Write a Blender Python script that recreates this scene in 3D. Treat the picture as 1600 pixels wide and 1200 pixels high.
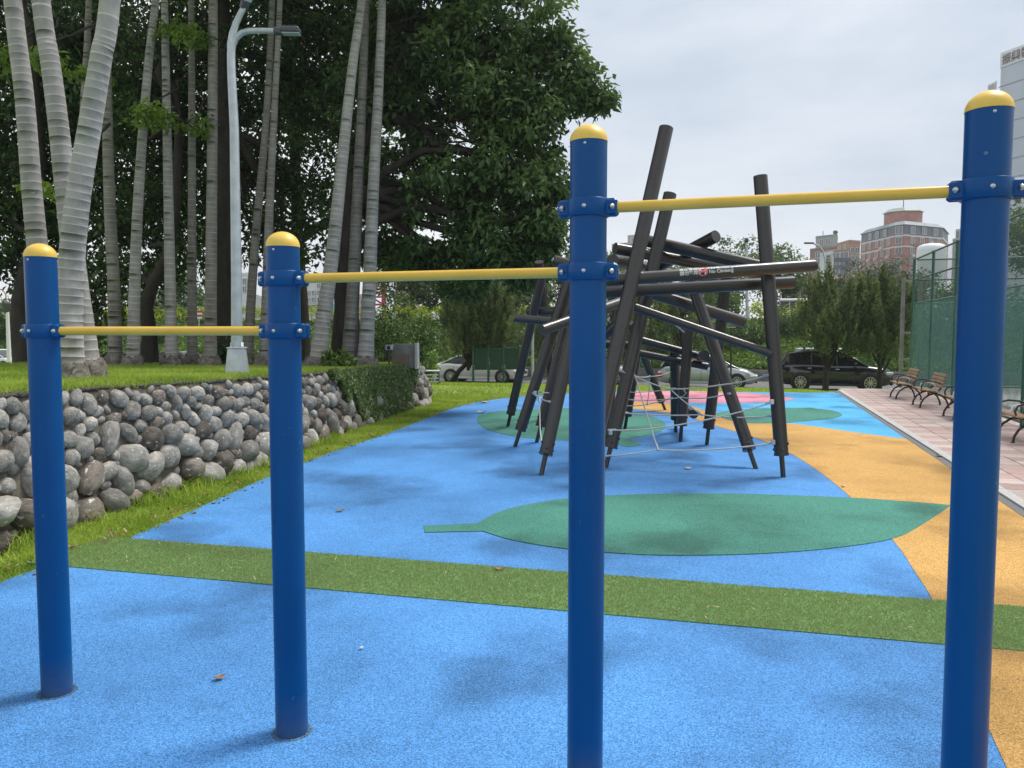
import bpy, math, random
import numpy as np
from mathutils import Vector, Matrix

for o in list(bpy.data.objects): bpy.data.objects.remove(o)
sc = bpy.context.scene
R = math.radians
random.seed(7); rng = np.random.default_rng(11)

# ------------------------------------------------------------------ camera
F, TH, H = 1241.3, R(3.78), 1.8
cam = bpy.data.cameras.new('camera'); camo = bpy.data.objects.new('camera', cam)
sc.collection.objects.link(camo); sc.camera = camo
cam.sensor_width = 36; cam.lens = F / 1600 * 36; cam.clip_start = .05; cam.clip_end = 3000
camo.location = (0, 0, H); camo.rotation_euler = (R(90) - TH, 0, 0)

# ------------------------------------------------------------------ sky + sun
SUN_EL, SUN_AZ = 60, 58          # degrees; azimuth measured from +Y towards +X
world = bpy.data.worlds.new('World'); sc.world = world; world.use_nodes = True
nt = world.node_tree; nt.nodes.clear()
def wn(t, **k):
    n = nt.nodes.new(t)
    for a, b in k.items(): setattr(n, a, b)
    return n
sky = wn('ShaderNodeTexSky', sky_type='NISHITA', sun_disc=False, sun_elevation=R(SUN_EL), sun_rotation=R(SUN_AZ), air_density=1.2, dust_density=2.5)
tc = wn('ShaderNodeTexCoord'); mp = wn('ShaderNodeMapping'); mp.inputs['Scale'].default_value = (1.0, 1.0, 2.2); mp.inputs['Location'].default_value = (1.1, .7, .4)
nz = wn('ShaderNodeTexNoise'); nz.inputs['Scale'].default_value = 1.0; nz.inputs['Detail'].default_value = 7; nz.inputs['Roughness'].default_value = .52; nz.inputs['Distortion'].default_value = .35
ramp = wn('ShaderNodeValToRGB')
ramp.color_ramp.elements[0].position = .33; ramp.color_ramp.elements[0].color = (3.5, 4.15, 5.1, 1)
ramp.color_ramp.elements[1].position = .58; ramp.color_ramp.elements[1].color = (7.7, 7.85, 8.0, 1)
mx = wn('ShaderNodeMix', data_type='RGBA'); mx.inputs[0].default_value = .92
bg = wn('ShaderNodeBackground'); bg.inputs['Strength'].default_value = .1
out = wn('ShaderNodeOutputWorld'); L = nt.links.new
L(tc.outputs['Generated'], mp.inputs[0]); L(mp.outputs[0], nz.inputs['Vector']); L(nz.outputs['Fac'], ramp.inputs[0])
L(sky.outputs[0], mx.inputs[6]); L(ramp.outputs[0], mx.inputs[7]); L(mx.outputs[2], bg.inputs[0]); L(bg.outputs[0], out.inputs[0])
sl = bpy.data.lights.new('sun', 'SUN'); sl.energy = 2.5; sl.angle = R(18); sl.color = (1, .96, .9)
so = bpy.data.objects.new('sun', sl); sc.collection.objects.link(so)
sd = Vector((math.sin(R(SUN_AZ)) * math.cos(R(SUN_EL)), math.cos(R(SUN_AZ)) * math.cos(R(SUN_EL)), math.sin(R(SUN_EL))))
so.rotation_euler = sd.to_track_quat('Z', 'Y').to_euler(); so.location = sd * 60
sc.view_settings.view_transform = 'Standard'; sc.view_settings.look = 'None'; sc.view_settings.exposure = .53; sc.view_settings.gamma = 1
sc.cycles.max_bounces = 6; sc.cycles.transparent_max_bounces = 16
sc.cycles.use_denoising = True

# ------------------------------------------------------------------ helpers
def ray(px, py):
    x = (px - 800) / F; y = (600 - py) / F
    return Vector((x, y * math.sin(TH) + math.cos(TH), y * math.cos(TH) - math.sin(TH)))
def G(px, py, z=0.0):
    d = ray(px, py); s = (z - H) / d.z; return Vector((d.x * s, d.y * s, z))
def at(px, py, Y):
    d = ray(px, py); s = Y / d.y; return Vector((d.x * s, Y, H + d.z * s))
col = sc.collection
def tag(o, label=None, cat=None, group=None, kind=None):
    if label: o['label'] = label
    if cat: o['category'] = cat
    if group: o['group'] = group
    if kind: o['kind'] = kind
    return o
def empty(name, loc=(0, 0, 0), label=None, cat=None, group=None, rz=0, kind=None):
    o = bpy.data.objects.new(name, None); col.objects.link(o); o.location = loc; o.rotation_euler = (0, 0, rz)
    o.empty_display_size = .1
    return tag(o, label, cat, group, kind)
def link(name, me, parent=None, world=True):
    """parent keeps the object's world-space mesh coordinates when world=True"""
    o = bpy.data.objects.new(name, me); col.objects.link(o)
    if parent:
        o.parent = parent
        if world: o.matrix_parent_inverse = wmat(parent).inverted()
    return o
def wmat(o):
    m = Matrix.LocRotScale(o.location, o.rotation_euler, o.scale)
    return wmat(o.parent) @ o.matrix_parent_inverse @ m if o.parent else m
def copy_tree(o, parent=None):
    c = o.copy(); col.objects.link(c); c.parent = parent
    if parent: c.matrix_parent_inverse = o.matrix_parent_inverse.copy()
    for ch in o.children:
        if ch.parent == o: copy_tree(ch, c)
    return c

class MB:
    def __init__(s): s.v = []; s.f = []; s.m = []; s.sm = []
    def add(s, v, f, m=0, smooth=False):
        b = len(s.v); s.v.extend([tuple(p) for p in v])
        for q in f: s.f.append(tuple(i + b for i in q)); s.m.append(m); s.sm.append(smooth)
        return s
    def box(s, c, d, rz=0, m=0, M=None, taper=1.0):
        x, y, z = d[0] / 2, d[1] / 2, d[2] / 2; V = []
        for k in (-1, 1):
            t = taper if k > 0 else 1
            for a, b in ((-1, -1), (1, -1), (1, 1), (-1, 1)): V.append(Vector((a * x * t, b * y * t, k * z)))
        Q = Matrix.Rotation(rz, 3, 'Z') if M is None else M
        V = [Q @ p + Vector(c) for p in V]
        return s.add(V, [(3, 2, 1, 0), (4, 5, 6, 7), (0, 1, 5, 4), (1, 2, 6, 5), (2, 3, 7, 6), (3, 0, 4, 7)], m)
    def rbox(s, c, d, r=.01, rz=0, m=0, M=None):
        """box with chamfered edges"""
        x, y, z = d[0] / 2, d[1] / 2, d[2] / 2; r = min(r, x * .9, y * .9, z * .9); V = []
        def ringp(xx, yy, zz, rr): return [(-xx, -yy + rr, zz), (-xx + rr, -yy, zz), (xx - rr, -yy, zz), (xx, -yy + rr, zz), (xx, yy - rr, zz), (xx - rr, yy, zz), (-xx + rr, yy, zz), (-xx, yy - rr, zz)]
        V = ringp(x - r, y - r, -z, r * .4) + ringp(x, y, -z + r, r) + ringp(x, y, z - r, r) + ringp(x - r, y - r, z, r * .4)
        Q = Matrix.Rotation(rz, 3, 'Z') if M is None else M
        V = [Q @ Vector(p) + Vector(c) for p in V]; f = [tuple(range(7, -1, -1)), tuple(range(24, 32))]
        for k in range(3):
            for i in range(8): j = (i + 1) % 8; f.append((k * 8 + i, k * 8 + j, k * 8 + 8 + j, k * 8 + 8 + i))
        return s.add(V, f, m)
    def tube(s, pts, rad, n=10, m=0, caps=True, mcap=None, smooth=True):
        pts = [Vector(p) for p in pts]; k = len(pts)
        if not hasattr(rad, '__len__'): rad = [rad] * k
        T = [(pts[min(i + 1, k - 1)] - pts[max(i - 1, 0)]).normalized() for i in range(k)]
        a = Vector((0, 0, 1)) if abs(T[0].z) < .9 else Vector((1, 0, 0))
        u = T[0].cross(a).normalized(); V = []
        for i in range(k):
            u = (u - T[i] * u.dot(T[i])).normalized(); w = T[i].cross(u)
            for j in range(n):
                an = 2 * math.pi * j / n; V.append(pts[i] + (u * math.cos(an) + w * math.sin(an)) * rad[i])
        f = [(i * n + j, i * n + (j + 1) % n, (i + 1) * n + (j + 1) % n, (i + 1) * n + j) for i in range(k - 1) for j in range(n)]
        s.add(V, f, m, smooth)
        if caps:
            mc = m if mcap is None else mcap
            s.add(V[:n], [tuple(range(n - 1, -1, -1))], mc); s.add(V[-n:], [tuple(range(n))], mc)
        return s
    def lathe(s, c, prof, n=24, m=0, smooth=True, axis=None):
        c = Vector(c); Q = Matrix.Identity(3) if axis is None else Vector((0, 0, 1)).rotation_difference(Vector(axis)).to_matrix()
        V = []
        for r, z in prof:
            for j in range(n):
                an = 2 * math.pi * j / n; V.append(c + Q @ Vector((r * math.cos(an), r * math.sin(an), z)))
        k = len(prof)
        f = [(i * n + j, i * n + (j + 1) % n, (i + 1) * n + (j + 1) % n, (i + 1) * n + j) for i in range(k - 1) for j in range(n)]
        return s.add(V, f, m, smooth)
    def prism(s, poly, z0, z1, m=0, mtop=None):
        n = len(poly); V = [(p[0], p[1], z0) for p in poly] + [(p[0], p[1], z1) for p in poly]
        s.add(V, [(i, (i + 1) % n, n + (i + 1) % n, n + i) for i in range(n)], m)
        s.add(V[n:], [tuple(range(n))], m if mtop is None else mtop)
        return s
    def mesh(s, name, mats):
        me = bpy.data.meshes.new(name); me.from_pydata(s.v, [], s.f)
        for a in (mats if isinstance(mats, (list, tuple)) else [mats]): me.materials.append(a)
        me.polygons.foreach_set('material_index', s.m); me.polygons.foreach_set('use_smooth', s.sm); me.update()
        return me
    def build(s, name, mats, parent=None, world=True):
        return link(name, s.mesh(name, mats), parent, world)

def fast_mesh(name, V, Fc, mat, smooth=False, attr=None):
    me = bpy.data.meshes.new(name); V = np.asarray(V, np.float32); Fc = np.asarray(Fc, np.int32); n = Fc.shape[1]
    me.vertices.add(len(V)); me.vertices.foreach_set('co', V.ravel())
    me.loops.add(Fc.size); me.loops.foreach_set('vertex_index', Fc.ravel())
    me.polygons.add(len(Fc)); me.polygons.foreach_set('loop_start', np.arange(0, Fc.size, n, dtype=np.int32))
    try: me.polygons.foreach_set('loop_total', np.full(len(Fc), n, np.int32))
    except Exception: pass
    if smooth: me.polygons.foreach_set('use_smooth', np.ones(len(Fc), bool))
    if attr is not None:
        a = me.attributes.new('var', 'FLOAT', 'POINT'); a.data.foreach_set('value', np.asarray(attr, np.float32))
    me.update(calc_edges=True); me.materials.append(mat)
    return me

# ------------------------------------------------------------------ materials
MATS = {}
def mat(name, c, rough=.6, c2=None, scale=4.0, detail=4, bump=0, bscale=None, metal=0, spec=.5, coat=0, rand=0, ramp=(.35, .65), stretch=None, speck=None, emis=None):
    m = bpy.data.materials.new(name); m.use_nodes = True; t = m.node_tree; p = t.nodes['Principled BSDF']; N = t.nodes.new; K = t.links.new
    p.inputs['Base Color'].default_value = (*c, 1); p.inputs['Roughness'].default_value = rough; p.inputs['Metallic'].default_value = metal
    p.inputs['Specular IOR Level'].default_value = spec; p.inputs['Coat Weight'].default_value = coat; p.inputs['Coat Roughness'].default_value = .08
    tcn = N('ShaderNodeTexCoord'); vec = tcn.outputs['Object']
    if stretch:
        mpn = N('ShaderNodeMapping'); mpn.inputs['Scale'].default_value = stretch; K(vec, mpn.inputs[0]); vec = mpn.outputs[0]
    colr = None
    if c2 is not None:
        n = N('ShaderNodeTexNoise'); n.inputs['Scale'].default_value = scale; n.inputs['Detail'].default_value = detail; n.inputs['Roughness'].default_value = .6; K(vec, n.inputs['Vector'])
        r = N('ShaderNodeValToRGB'); r.color_ramp.elements[0].position = ramp[0]; r.color_ramp.elements[1].position = ramp[1]
        r.color_ramp.elements[0].color = (*c, 1); r.color_ramp.elements[1].color = (*c2, 1); K(n.outputs['Fac'], r.inputs[0]); colr = r.outputs[0]
    if speck:                                   # (colour, scale, threshold, width)
        n = N('ShaderNodeTexNoise'); n.inputs['Scale'].default_value = speck[1]; n.inputs['Detail'].default_value = 3; K(vec, n.inputs['Vector'])
        r = N('ShaderNodeValToRGB'); r.color_ramp.elements[0].position = speck[2]; r.color_ramp.elements[1].position = speck[2] + speck[3]; K(n.outputs['Fac'], r.inputs[0])
        x = N('ShaderNodeMix'); x.data_type = 'RGBA'; K(r.outputs[0], x.inputs[0]); x.inputs[7].default_value = (*speck[0], 1)
        if colr: K(colr, x.inputs[6])
        else: x.inputs[6].default_value = (*c, 1)
        colr = x.outputs[2]
    if rand:
        oi = N('ShaderNodeObjectInfo'); h = N('ShaderNodeHueSaturation'); mr = N('ShaderNodeMapRange'); mr.inputs[3].default_value = 1 - rand; mr.inputs[4].default_value = 1 + rand
        K(oi.outputs['Random'], mr.inputs[0]); K(mr.outputs[0], h.inputs['Value'])
        if colr: K(colr, h.inputs['Color'])
        else: h.inputs['Color'].default_value = (*c, 1)
        colr = h.outputs[0]
    if colr: K(colr, p.inputs['Base Color'])
    if bump:
        n = N('ShaderNodeTexNoise'); n.inputs['Scale'].default_value = bscale or scale * 3; n.inputs['Detail'].default_value = 5; K(vec, n.inputs['Vector'])
        b = N('ShaderNodeBump'); b.inputs['Strength'].default_value = bump; b.inputs['Distance'].default_value = .02; K(n.outputs['Fac'], b.inputs['Height']); K(b.outputs[0], p.inputs['Normal'])
    if emis: p.inputs['Emission Color'].default_value = (*emis, 1); p.inputs['Emission Strength'].default_value = 1
    MATS[name] = m
    return m

def leaf_mat(name, c, c2, trans=.3, rough=.45, spec=.4):
    """foliage: per-leaf colour from the 'var' attribute, some light passes through"""
    m = bpy.data.materials.new(name); m.use_nodes = True; t = m.node_tree; N = t.nodes.new; K = t.links.new
    p = t.nodes['Principled BSDF']; p.inputs['Roughness'].default_value = rough; p.inputs['Specular IOR Level'].default_value = spec
    a = N('ShaderNodeAttribute'); a.attribute_name = 'var'; r = N('ShaderNodeValToRGB'); r.color_ramp.elements[0].color = (*c, 1); r.color_ramp.elements[1].color = (*c2, 1)
    K(a.outputs['Fac'], r.inputs[0]); K(r.outputs[0], p.inputs['Base Color'])
    tr = N('ShaderNodeBsdfTranslucent'); h = N('ShaderNodeHueSaturation'); h.inputs['Value'].default_value = 1.3; h.inputs['Saturation'].default_value = 1.1; h.inputs['Hue'].default_value = .485
    K(r.outputs[0], h.inputs['Color']); K(h.outputs[0], tr.inputs[0])
    mx_ = N('ShaderNodeMixShader'); mx_.inputs[0].default_value = trans; K(p.outputs[0], mx_.inputs[1]); K(tr.outputs[0], mx_.inputs[2]); K(mx_.outputs[0], t.nodes['Material Output'].inputs[0])
    return m

def rubber_mat(name, c, dark=.42, light=1.55, patch=.66):
    """EPDM granules: fine light/dark crumbs, broad worn and damp patches, grainy relief"""
    m = bpy.data.materials.new(name); m.use_nodes = True; t = m.node_tree; N = t.nodes.new; K = t.links.new
    p = t.nodes['Principled BSDF']; p.inputs['Roughness'].default_value = .85; p.inputs['Specular IOR Level'].default_value = .25
    tcn = N('ShaderNodeTexCoord')
    g = N('ShaderNodeTexNoise'); g.inputs['Scale'].default_value = 95; g.inputs['Detail'].default_value = 4; g.inputs['Roughness'].default_value = .8; K(tcn.outputs['Object'], g.inputs['Vector'])
    vo = N('ShaderNodeTexVoronoi'); vo.inputs['Scale'].default_value = 210; K(tcn.outputs['Object'], vo.inputs['Vector']); sp = N('ShaderNodeSeparateColor'); K(vo.outputs['Color'], sp.inputs[0])
    ad = N('ShaderNodeMix'); ad.inputs[0].default_value = .5; K(g.outputs['Fac'], ad.inputs[2]); K(sp.outputs[0], ad.inputs[3])
    r = N('ShaderNodeValToRGB'); r.color_ramp.elements[0].position = .2; r.color_ramp.elements[1].position = .8
    r.color_ramp.elements[0].color = (*[v * dark for v in c], 1); r.color_ramp.elements[1].color = (*[min(v * light + .03, 1) for v in c], 1)
    e = r.color_ramp.elements.new(.5); e.color = (*c, 1)
    K(ad.outputs[0], r.inputs[0])
    b = N('ShaderNodeTexNoise'); b.inputs['Scale'].default_value = .38; b.inputs['Detail'].default_value = 6; b.inputs['Roughness'].default_value = .55; K(tcn.outputs['Object'], b.inputs['Vector'])
    r2 = N('ShaderNodeMapRange'); r2.inputs[1].default_value = .33; r2.inputs[2].default_value = .58; r2.inputs[3].default_value = patch; r2.inputs[4].default_value = 1.06; K(b.outputs['Fac'], r2.inputs[0])
    st = N('ShaderNodeTexNoise'); st.noise_dimensions = '4D'; st.inputs['W'].default_value = 3.7; st.inputs['Scale'].default_value = .85; st.inputs['Detail'].default_value = 4; K(tcn.outputs['Object'], st.inputs['Vector'])
    r3 = N('ShaderNodeMapRange'); r3.inputs[1].default_value = .52; r3.inputs[2].default_value = .66; r3.inputs[3].default_value = 1.04; r3.inputs[4].default_value = .62; K(st.outputs['Fac'], r3.inputs[0]); mu = N('ShaderNodeMath'); mu.operation = 'MULTIPLY'; K(r2.outputs[0], mu.inputs[0]); K(r3.outputs[0], mu.inputs[1])
    h = N('ShaderNodeHueSaturation'); K(r.outputs[0], h.inputs['Color']); K(mu.outputs[0], h.inputs['Value']); K(h.outputs[0], p.inputs['Base Color'])
    bm = N('ShaderNodeBump'); bm.inputs['Strength'].default_value = .5; bm.inputs['Distance'].default_value = .006; K(g.outputs['Fac'], bm.inputs['Height']); K(bm.outputs[0], p.inputs['Normal'])
    MATS[name] = m
    return m

M = {}
M['blue_r'] = rubber_mat('blue_rubber', (.075, .25, .56))
M['yel_r'] = rubber_mat('ochre_rubber', (.52, .30, .09))
M['teal_r'] = rubber_mat('teal_rubber', (.055, .215, .165))
M['sky_r'] = rubber_mat('light_blue_rubber', (.075, .37, .70))
M['pink_r'] = rubber_mat('pink_rubber', (.62, .24, .31))
M['turf'] = rubber_mat('artificial_turf', (.125, .23, .075), .5, 1.5, .85)
M['post'] = mat('blue_post_paint', (.0, .060, .205), .33, (.0, .07, .23), 2.2, 8, spec=.22, bump=.03, bscale=5, speck=((.12, .17, .26), 26, .735, .02))
def grime(m, h):
    t = m.node_tree; N = t.nodes.new; K = t.links.new; p = t.nodes['Principled BSDF']; src = p.inputs['Base Color'].links[0].from_socket
    c_ = N('ShaderNodeTexCoord'); sx = N('ShaderNodeSeparateXYZ'); K(c_.outputs['Object'], sx.inputs[0]); mr = N('ShaderNodeMapRange'); mr.inputs[1].default_value = .02; mr.inputs[2].default_value = h; mr.inputs[3].default_value = .75; mr.inputs[4].default_value = 0; K(sx.outputs[2], mr.inputs[0])
    n_ = N('ShaderNodeTexNoise'); n_.inputs['Scale'].default_value = 22; n_.inputs['Detail'].default_value = 8; K(c_.outputs['Object'], n_.inputs['Vector']); pw = N('ShaderNodeMath'); pw.operation = 'MULTIPLY'; K(mr.outputs[0], pw.inputs[0]); K(n_.outputs['Fac'], pw.inputs[1])
    x = N('ShaderNodeMix'); x.data_type = 'RGBA'; x.inputs[7].default_value = (.11, .12, .13, 1); K(src, x.inputs[6]); K(pw.outputs[0], x.inputs[0]); K(x.outputs[2], p.inputs['Base Color'])
grime(M['post'], .22)
M['cap'] = mat('yellow_cap_plastic', (.72, .46, .065), .42, (.78, .52, .09), 8)
M['bar'] = mat('yellow_bar_paint', (.66, .40, .035), .3, (.72, .45, .05), 5, coat=.2)
M['ring'] = rubber_mat('worn_blue_rubber', (.07, .14, .24), .2, 1.9, .5)
M['steel'] = mat('bright_steel', (.55, .55, .55), .3, metal=1)
M['galv'] = mat('galvanised_steel', (.42, .46, .48), .45, (.54, .58, .6), 6, metal=.6)
M['pole'] = mat('dark_bronze_steel', (.022, .019, .018), .3, (.03, .025, .023), 5, stretch=(1, 1, .3), coat=.15)
M['pole_brown'] = mat('brown_bronze_steel', (.031, .026, .024), .3, (.039, .033, .031), 5, coat=.15)
M['pole_end'] = mat('pole_end_plate', (.045, .042, .04), .5)
M['rope'] = mat('grey_rope', (.46, .45, .42), .8, (.6, .58, .54), 60)
M['white'] = mat('white_print', (.75, .75, .75), .5)
M['redp'] = mat('red_print', (.65, .16, .17), .5)
M['stone'] = mat('river_stone', (.20, .19, .172), .92, (.39, .37, .335), 1.6, 8, bump=.6, bscale=5, rand=.36, speck=((.52, .51, .47), 4, .62, .07), spec=.12)
M['stone_b'] = mat('brown_river_stone', (.11, .095, .08), .92, (.22, .19, .16), 1.8, 8, bump=.7, bscale=5, rand=.4, speck=((.5, .5, .46), 3, .61, .07), spec=.1)
M['mortar'] = mat('dark_mortar', (.075, .066, .05), .95, (.15, .132, .1), 6, bump=.8, bscale=20)
M['coping'] = mat('soil_edge', (.045, .038, .03), .95, (.10, .09, .07), 7, bump=.8, bscale=18)
M['lawn'] = mat('lawn_soil', (.14, .21, .04), .95, (.24, .32, .07), 2.5, bump=.5, bscale=30)
M['bank'] = mat('bank_soil', (.03, .06, .015), .95, (.06, .11, .025), .8)
M['asphalt'] = mat('asphalt', (.11, .11, .11), .9, (.16, .16, .155), 3, bump=.3, bscale=60)
M['farg'] = mat('far_ground', (.06, .085, .04), .95, (.11, .12, .07), .05)
M['kerb'] = mat('granite_kerb', (.33, .33, .32), .8, (.55, .55, .53), 90, 3, bump=.2, bscale=60)
M['kerb_dark'] = mat('grey_rubber_edge', (.12, .12, .125), .85, (.17, .17, .175), 60)
M['tile_p'] = mat('pink_paver', (.40, .265, .24), .85, (.47, .325, .295), 5, rand=.14, bump=.15, bscale=60)
M['tile_w'] = mat('cream_paver', (.44, .355, .325), .85, (.52, .435, .40), 5, rand=.14, bump=.15, bscale=60)
M['bed'] = mat('paver_bed', (.16, .14, .13), .95)
M['palm'] = mat('palm_bark', (.25, .24, .228), .9, (.38, .365, .345), 4, 8, bump=.2, bscale=25, rand=.12, stretch=(1, 1, .5))
M['palm_ring'] = mat('palm_leaf_scar', (.40, .385, .365), .9, (.56, .54, .515), 6, rand=.12)
M['palm_dk'] = mat('old_palm_bark', (.15, .14, .125), .85, (.25, .235, .21), 5, 6, bump=.3, bscale=25, rand=.15, stretch=(1, 1, .35))
M['palm_dk_ring'] = mat('old_palm_leaf_scar', (.24, .225, .205), .85, (.36, .345, .32), 8, rand=.12)
M['root'] = mat('palm_root_mass', (.09, .08, .065), .95, (.24, .22, .19), 12, bump=1, bscale=22)
M['bark'] = mat('dark_bark', (.022, .018, .014), .9, (.045, .038, .03), 5, bump=.6, bscale=18, stretch=(1, 1, .4))
M['leaf'] = leaf_mat('banyan_leaf', (.028, .066, .022), (.15, .245, .075), .34, .36)
M['leaf_dk'] = leaf_mat('shade_tree_leaf', (.02, .05, .017), (.10, .18, .052), .3, .4)
M['leaf_lt'] = leaf_mat('bright_vine_leaf', (.09, .17, .03), (.22, .34, .06), .5)
M['leaf_far'] = leaf_mat('far_tree_leaf', (.05, .10, .03), (.14, .22, .07), .3)
M['leaf_grey'] = leaf_mat('grey_green_leaf', (.07, .095, .06), (.19, .21, .15), .25)
M['juniper'] = leaf_mat('juniper_needle', (.028, .058, .026), (.25, .31, .12), .3, .6, .2)
M['hedge'] = leaf_mat('golden_hedge_leaf', (.16, .26, .02), (.42, .5, .03), .35)
M['cover'] = leaf_mat('ground_cover_leaf', (.05, .115, .02), (.165, .275, .045), .32)
M['ivy'] = leaf_mat('creeping_fig_leaf', (.085, .145, .05), (.24, .32, .12), .3)
M['grass'] = leaf_mat('grass_blade', (.18, .30, .04), (.43, .54, .115), .42, .6, .2)
M['turf_f'] = leaf_mat('turf_fibre', (.215, .315, .12), (.35, .45, .2), .3, .7, .1)
M['frond'] = leaf_mat('palm_frond', (.02, .05, .015), (.05, .1, .03), .2)
M['dry'] = mat('dry_leaf', (.20, .10, .045), .8, (.34, .2, .1), 20)
M['pale'] = mat('pale_petal', (.6, .52, .36), .8)
M['wood'] = mat('bench_wood', (.29, .165, .085), .6, (.42, .255, .145), 6, stretch=(.6, 6, 6), rand=.15)
M['iron'] = mat('black_cast_iron', (.018, .02, .02), .4)
M['white_m'] = mat('white_paint_metal', (.72, .72, .72), .35)
M['fence'] = mat('green_fence_paint', (.018, .085, .06), .4, (.025, .10, .07), 4)
M['boardg'] = mat('dark_green_board', (.008, .045, .03), .45, (.012, .055, .036), 3)
M['conc'] = mat('weathered_concrete', (.16, .155, .145), .9, (.26, .25, .235), 3, bump=.3, bscale=30)
M['panelb'] = mat('brown_panel', (.15, .11, .075), .6, (.19, .145, .1), 4)
M['tyre'] = mat('tyre_rubber', (.015, .015, .015), .8)
M['rim'] = mat('alloy_rim', (.5, .5, .5), .3, metal=.9)
M['glass'] = mat('dark_car_glass', (.008, .01, .011), .05, spec=.6)
M['plastic'] = mat('black_plastic', (.02, .02, .02), .6)
M['chrome'] = mat('chrome_trim', (.6, .6, .6), .15, metal=1)
M['redl'] = mat('tail_lamp_red', (.35, .01, .01), .15)
M['lampg'] = mat('headlamp_glass', (.5, .52, .54), .1)
M['car_w'] = mat('white_car_paint', (.66, .66, .64), .25, coat=.6)
M['car_s'] = mat('silver_car_paint', (.42, .45, .46), .28, metal=.4, coat=.6)
M['car_b'] = mat('black_car_paint', (.008, .009, .012), .12, coat=.8)
M['led'] = mat('led_lens', (.35, .42, .42), .2)
M['headg'] = mat('lamp_head_grey', (.06, .065, .075), .45)
def nets(name, c, opac, sc_):
    m = bpy.data.materials.new(name); m.use_nodes = True; t = m.node_tree; N = t.nodes.new; K = t.links.new; p = t.nodes['Principled BSDF']
    p.inputs['Base Color'].default_value = (*c, 1); p.inputs['Roughness'].default_value = .8
    tcn = N('ShaderNodeTexCoord'); n = N('ShaderNodeTexNoise'); n.inputs['Scale'].default_value = sc_; n.inputs['Detail'].default_value = 6; K(tcn.outputs['Object'], n.inputs['Vector'])
    mr = N('ShaderNodeMapRange'); mr.inputs[1].default_value = .3; mr.inputs[2].default_value = .7; mr.inputs[3].default_value = opac - .18; mr.inputs[4].default_value = opac + .18; K(n.outputs['Fac'], mr.inputs[0])
    tr = N('ShaderNodeBsdfTransparent'); x = N('ShaderNodeMixShader'); K(mr.outputs[0], x.inputs[0]); K(tr.outputs[0], x.inputs[1]); K(p.outputs[0], x.inputs[2]); K(x.outputs[0], t.nodes['Material Output'].inputs[0])
    return m
M['net'] = nets('green_wind_screen_mesh', (.10, .25, .205), .42, 5)
# far walls
M['brick'] = mat('red_brick_wall', (.33, .14, .10), .85, (.42, .2, .15), .4)
M['brick2'] = mat('brown_brick_wall', (.27, .16, .13), .85, (.34, .21, .17), .4)
M['ochre_w'] = mat('ochre_wall', (.46, .27, .18), .85)
M['mansard'] = mat('blue_grey_roof', (.16, .21, .23), .6, (.22, .27, .29), .5)
M['mansard_d'] = mat('slate_mansard', (.10, .115, .14), .6, (.14, .155, .18), .5)
M['copper'] = mat('pale_green_roof', (.27, .34, .30), .6)
M['win'] = mat('far_window_glass', (.16, .19, .21), .15)
M['winf'] = mat('far_window_frame', (.62, .62, .60), .6)
M['grey_w'] = mat('grey_render_wall', (.36, .36, .35), .85, (.42, .42, .41), .3)
M['cream_w'] = mat('pink_cream_wall', (.52, .40, .31), .85)
M['white_w'] = mat('white_far_wall', (.6, .62, .63), .8, (.68, .7, .71), .2)
M['orange'] = mat('orange_roof_tile', (.62, .23, .09), .7, (.7, .29, .13), 1)
M['hosp'] = mat('pale_blue_panel', (.42, .47, .54), .5, (.46, .51, .58), .1)
M['hosp_t'] = mat('white_parapet', (.66, .68, .70), .5)
M['joint'] = mat('panel_joint', (.22, .25, .30), .7)
M['sign_r'] = mat('dark_sign_letter', (.13, .07, .07), .5)
M['tank'] = mat('white_tank_paint', (.74, .76, .78), .35)
M['redt'] = mat('red_frame_paint', (.45, .04, .06), .5)
M['hill'] = mat('far_hill_forest', (.05, .085, .06), .95, (.08, .12, .08), .05)
M['bluep'] = mat('blue_far_panel', (.08, .3, .55), .5)

# ------------------------------------------------------------------ foliage generators
def leaves(name, C, D, N_, Ln, Wd, var, m, fold=.25):
    """one folded diamond per leaf: base, side, tip, side"""
    C = np.asarray(C); n = len(C); D = D / np.linalg.norm(D, axis=1, keepdims=True)
    S = np.cross(D, N_); S /= (np.linalg.norm(S, axis=1, keepdims=True) + 1e-9); U = np.cross(S, D)
    Ln = np.broadcast_to(Ln, n)[:, None]; Wd = np.broadcast_to(Wd, n)[:, None]
    b = C - D * Ln / 2; t = C + D * Ln / 2 - U * Ln * .12; l = C - D * Ln * .08 + S * Wd / 2 + U * Wd * fold; r = C - D * Ln * .08 - S * Wd / 2 + U * Wd * fold
    V = np.stack([b, l, t, r], 1).reshape(-1, 3); i = np.arange(n) * 4
    Fc = np.concatenate([np.stack([i, i + 3, i + 2], 1), np.stack([i, i + 2, i + 1], 1)])
    return fast_mesh(name, V, Fc, m, attr=np.repeat(var, 4))
def unit(n): v = rng.normal(size=(n, 3)); return v / np.linalg.norm(v, axis=1, keepdims=True)
def cluster_leaves(centres, k, rad, ln, wd, droop=.35, flat=.7, rvar=.42):
    c = np.repeat(np.asarray(centres), k, 0); n = len(c); o = unit(n) * (rng.random((n, 1)) ** .5); o[:, 2] *= flat
    rr = np.repeat(rad if hasattr(rad, '__len__') else np.full(len(centres), rad), k)[:, None]
    P = c + o * rr; D = unit(n) * .8 + o; D[:, 2] -= droop; Nn = unit(n) * .7; Nn[:, 2] += .8
    cv = np.repeat(rng.random(len(centres)), k); var = np.clip(cv ** 1.3 * .75 + rng.random(n) * .35 - .05, 0, 1)
    return P, D, Nn, ln * (1 + (rng.random(n) - .5) * 2 * rvar), wd * (1 + (rng.random(n) - .5) * 2 * rvar), var
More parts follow.
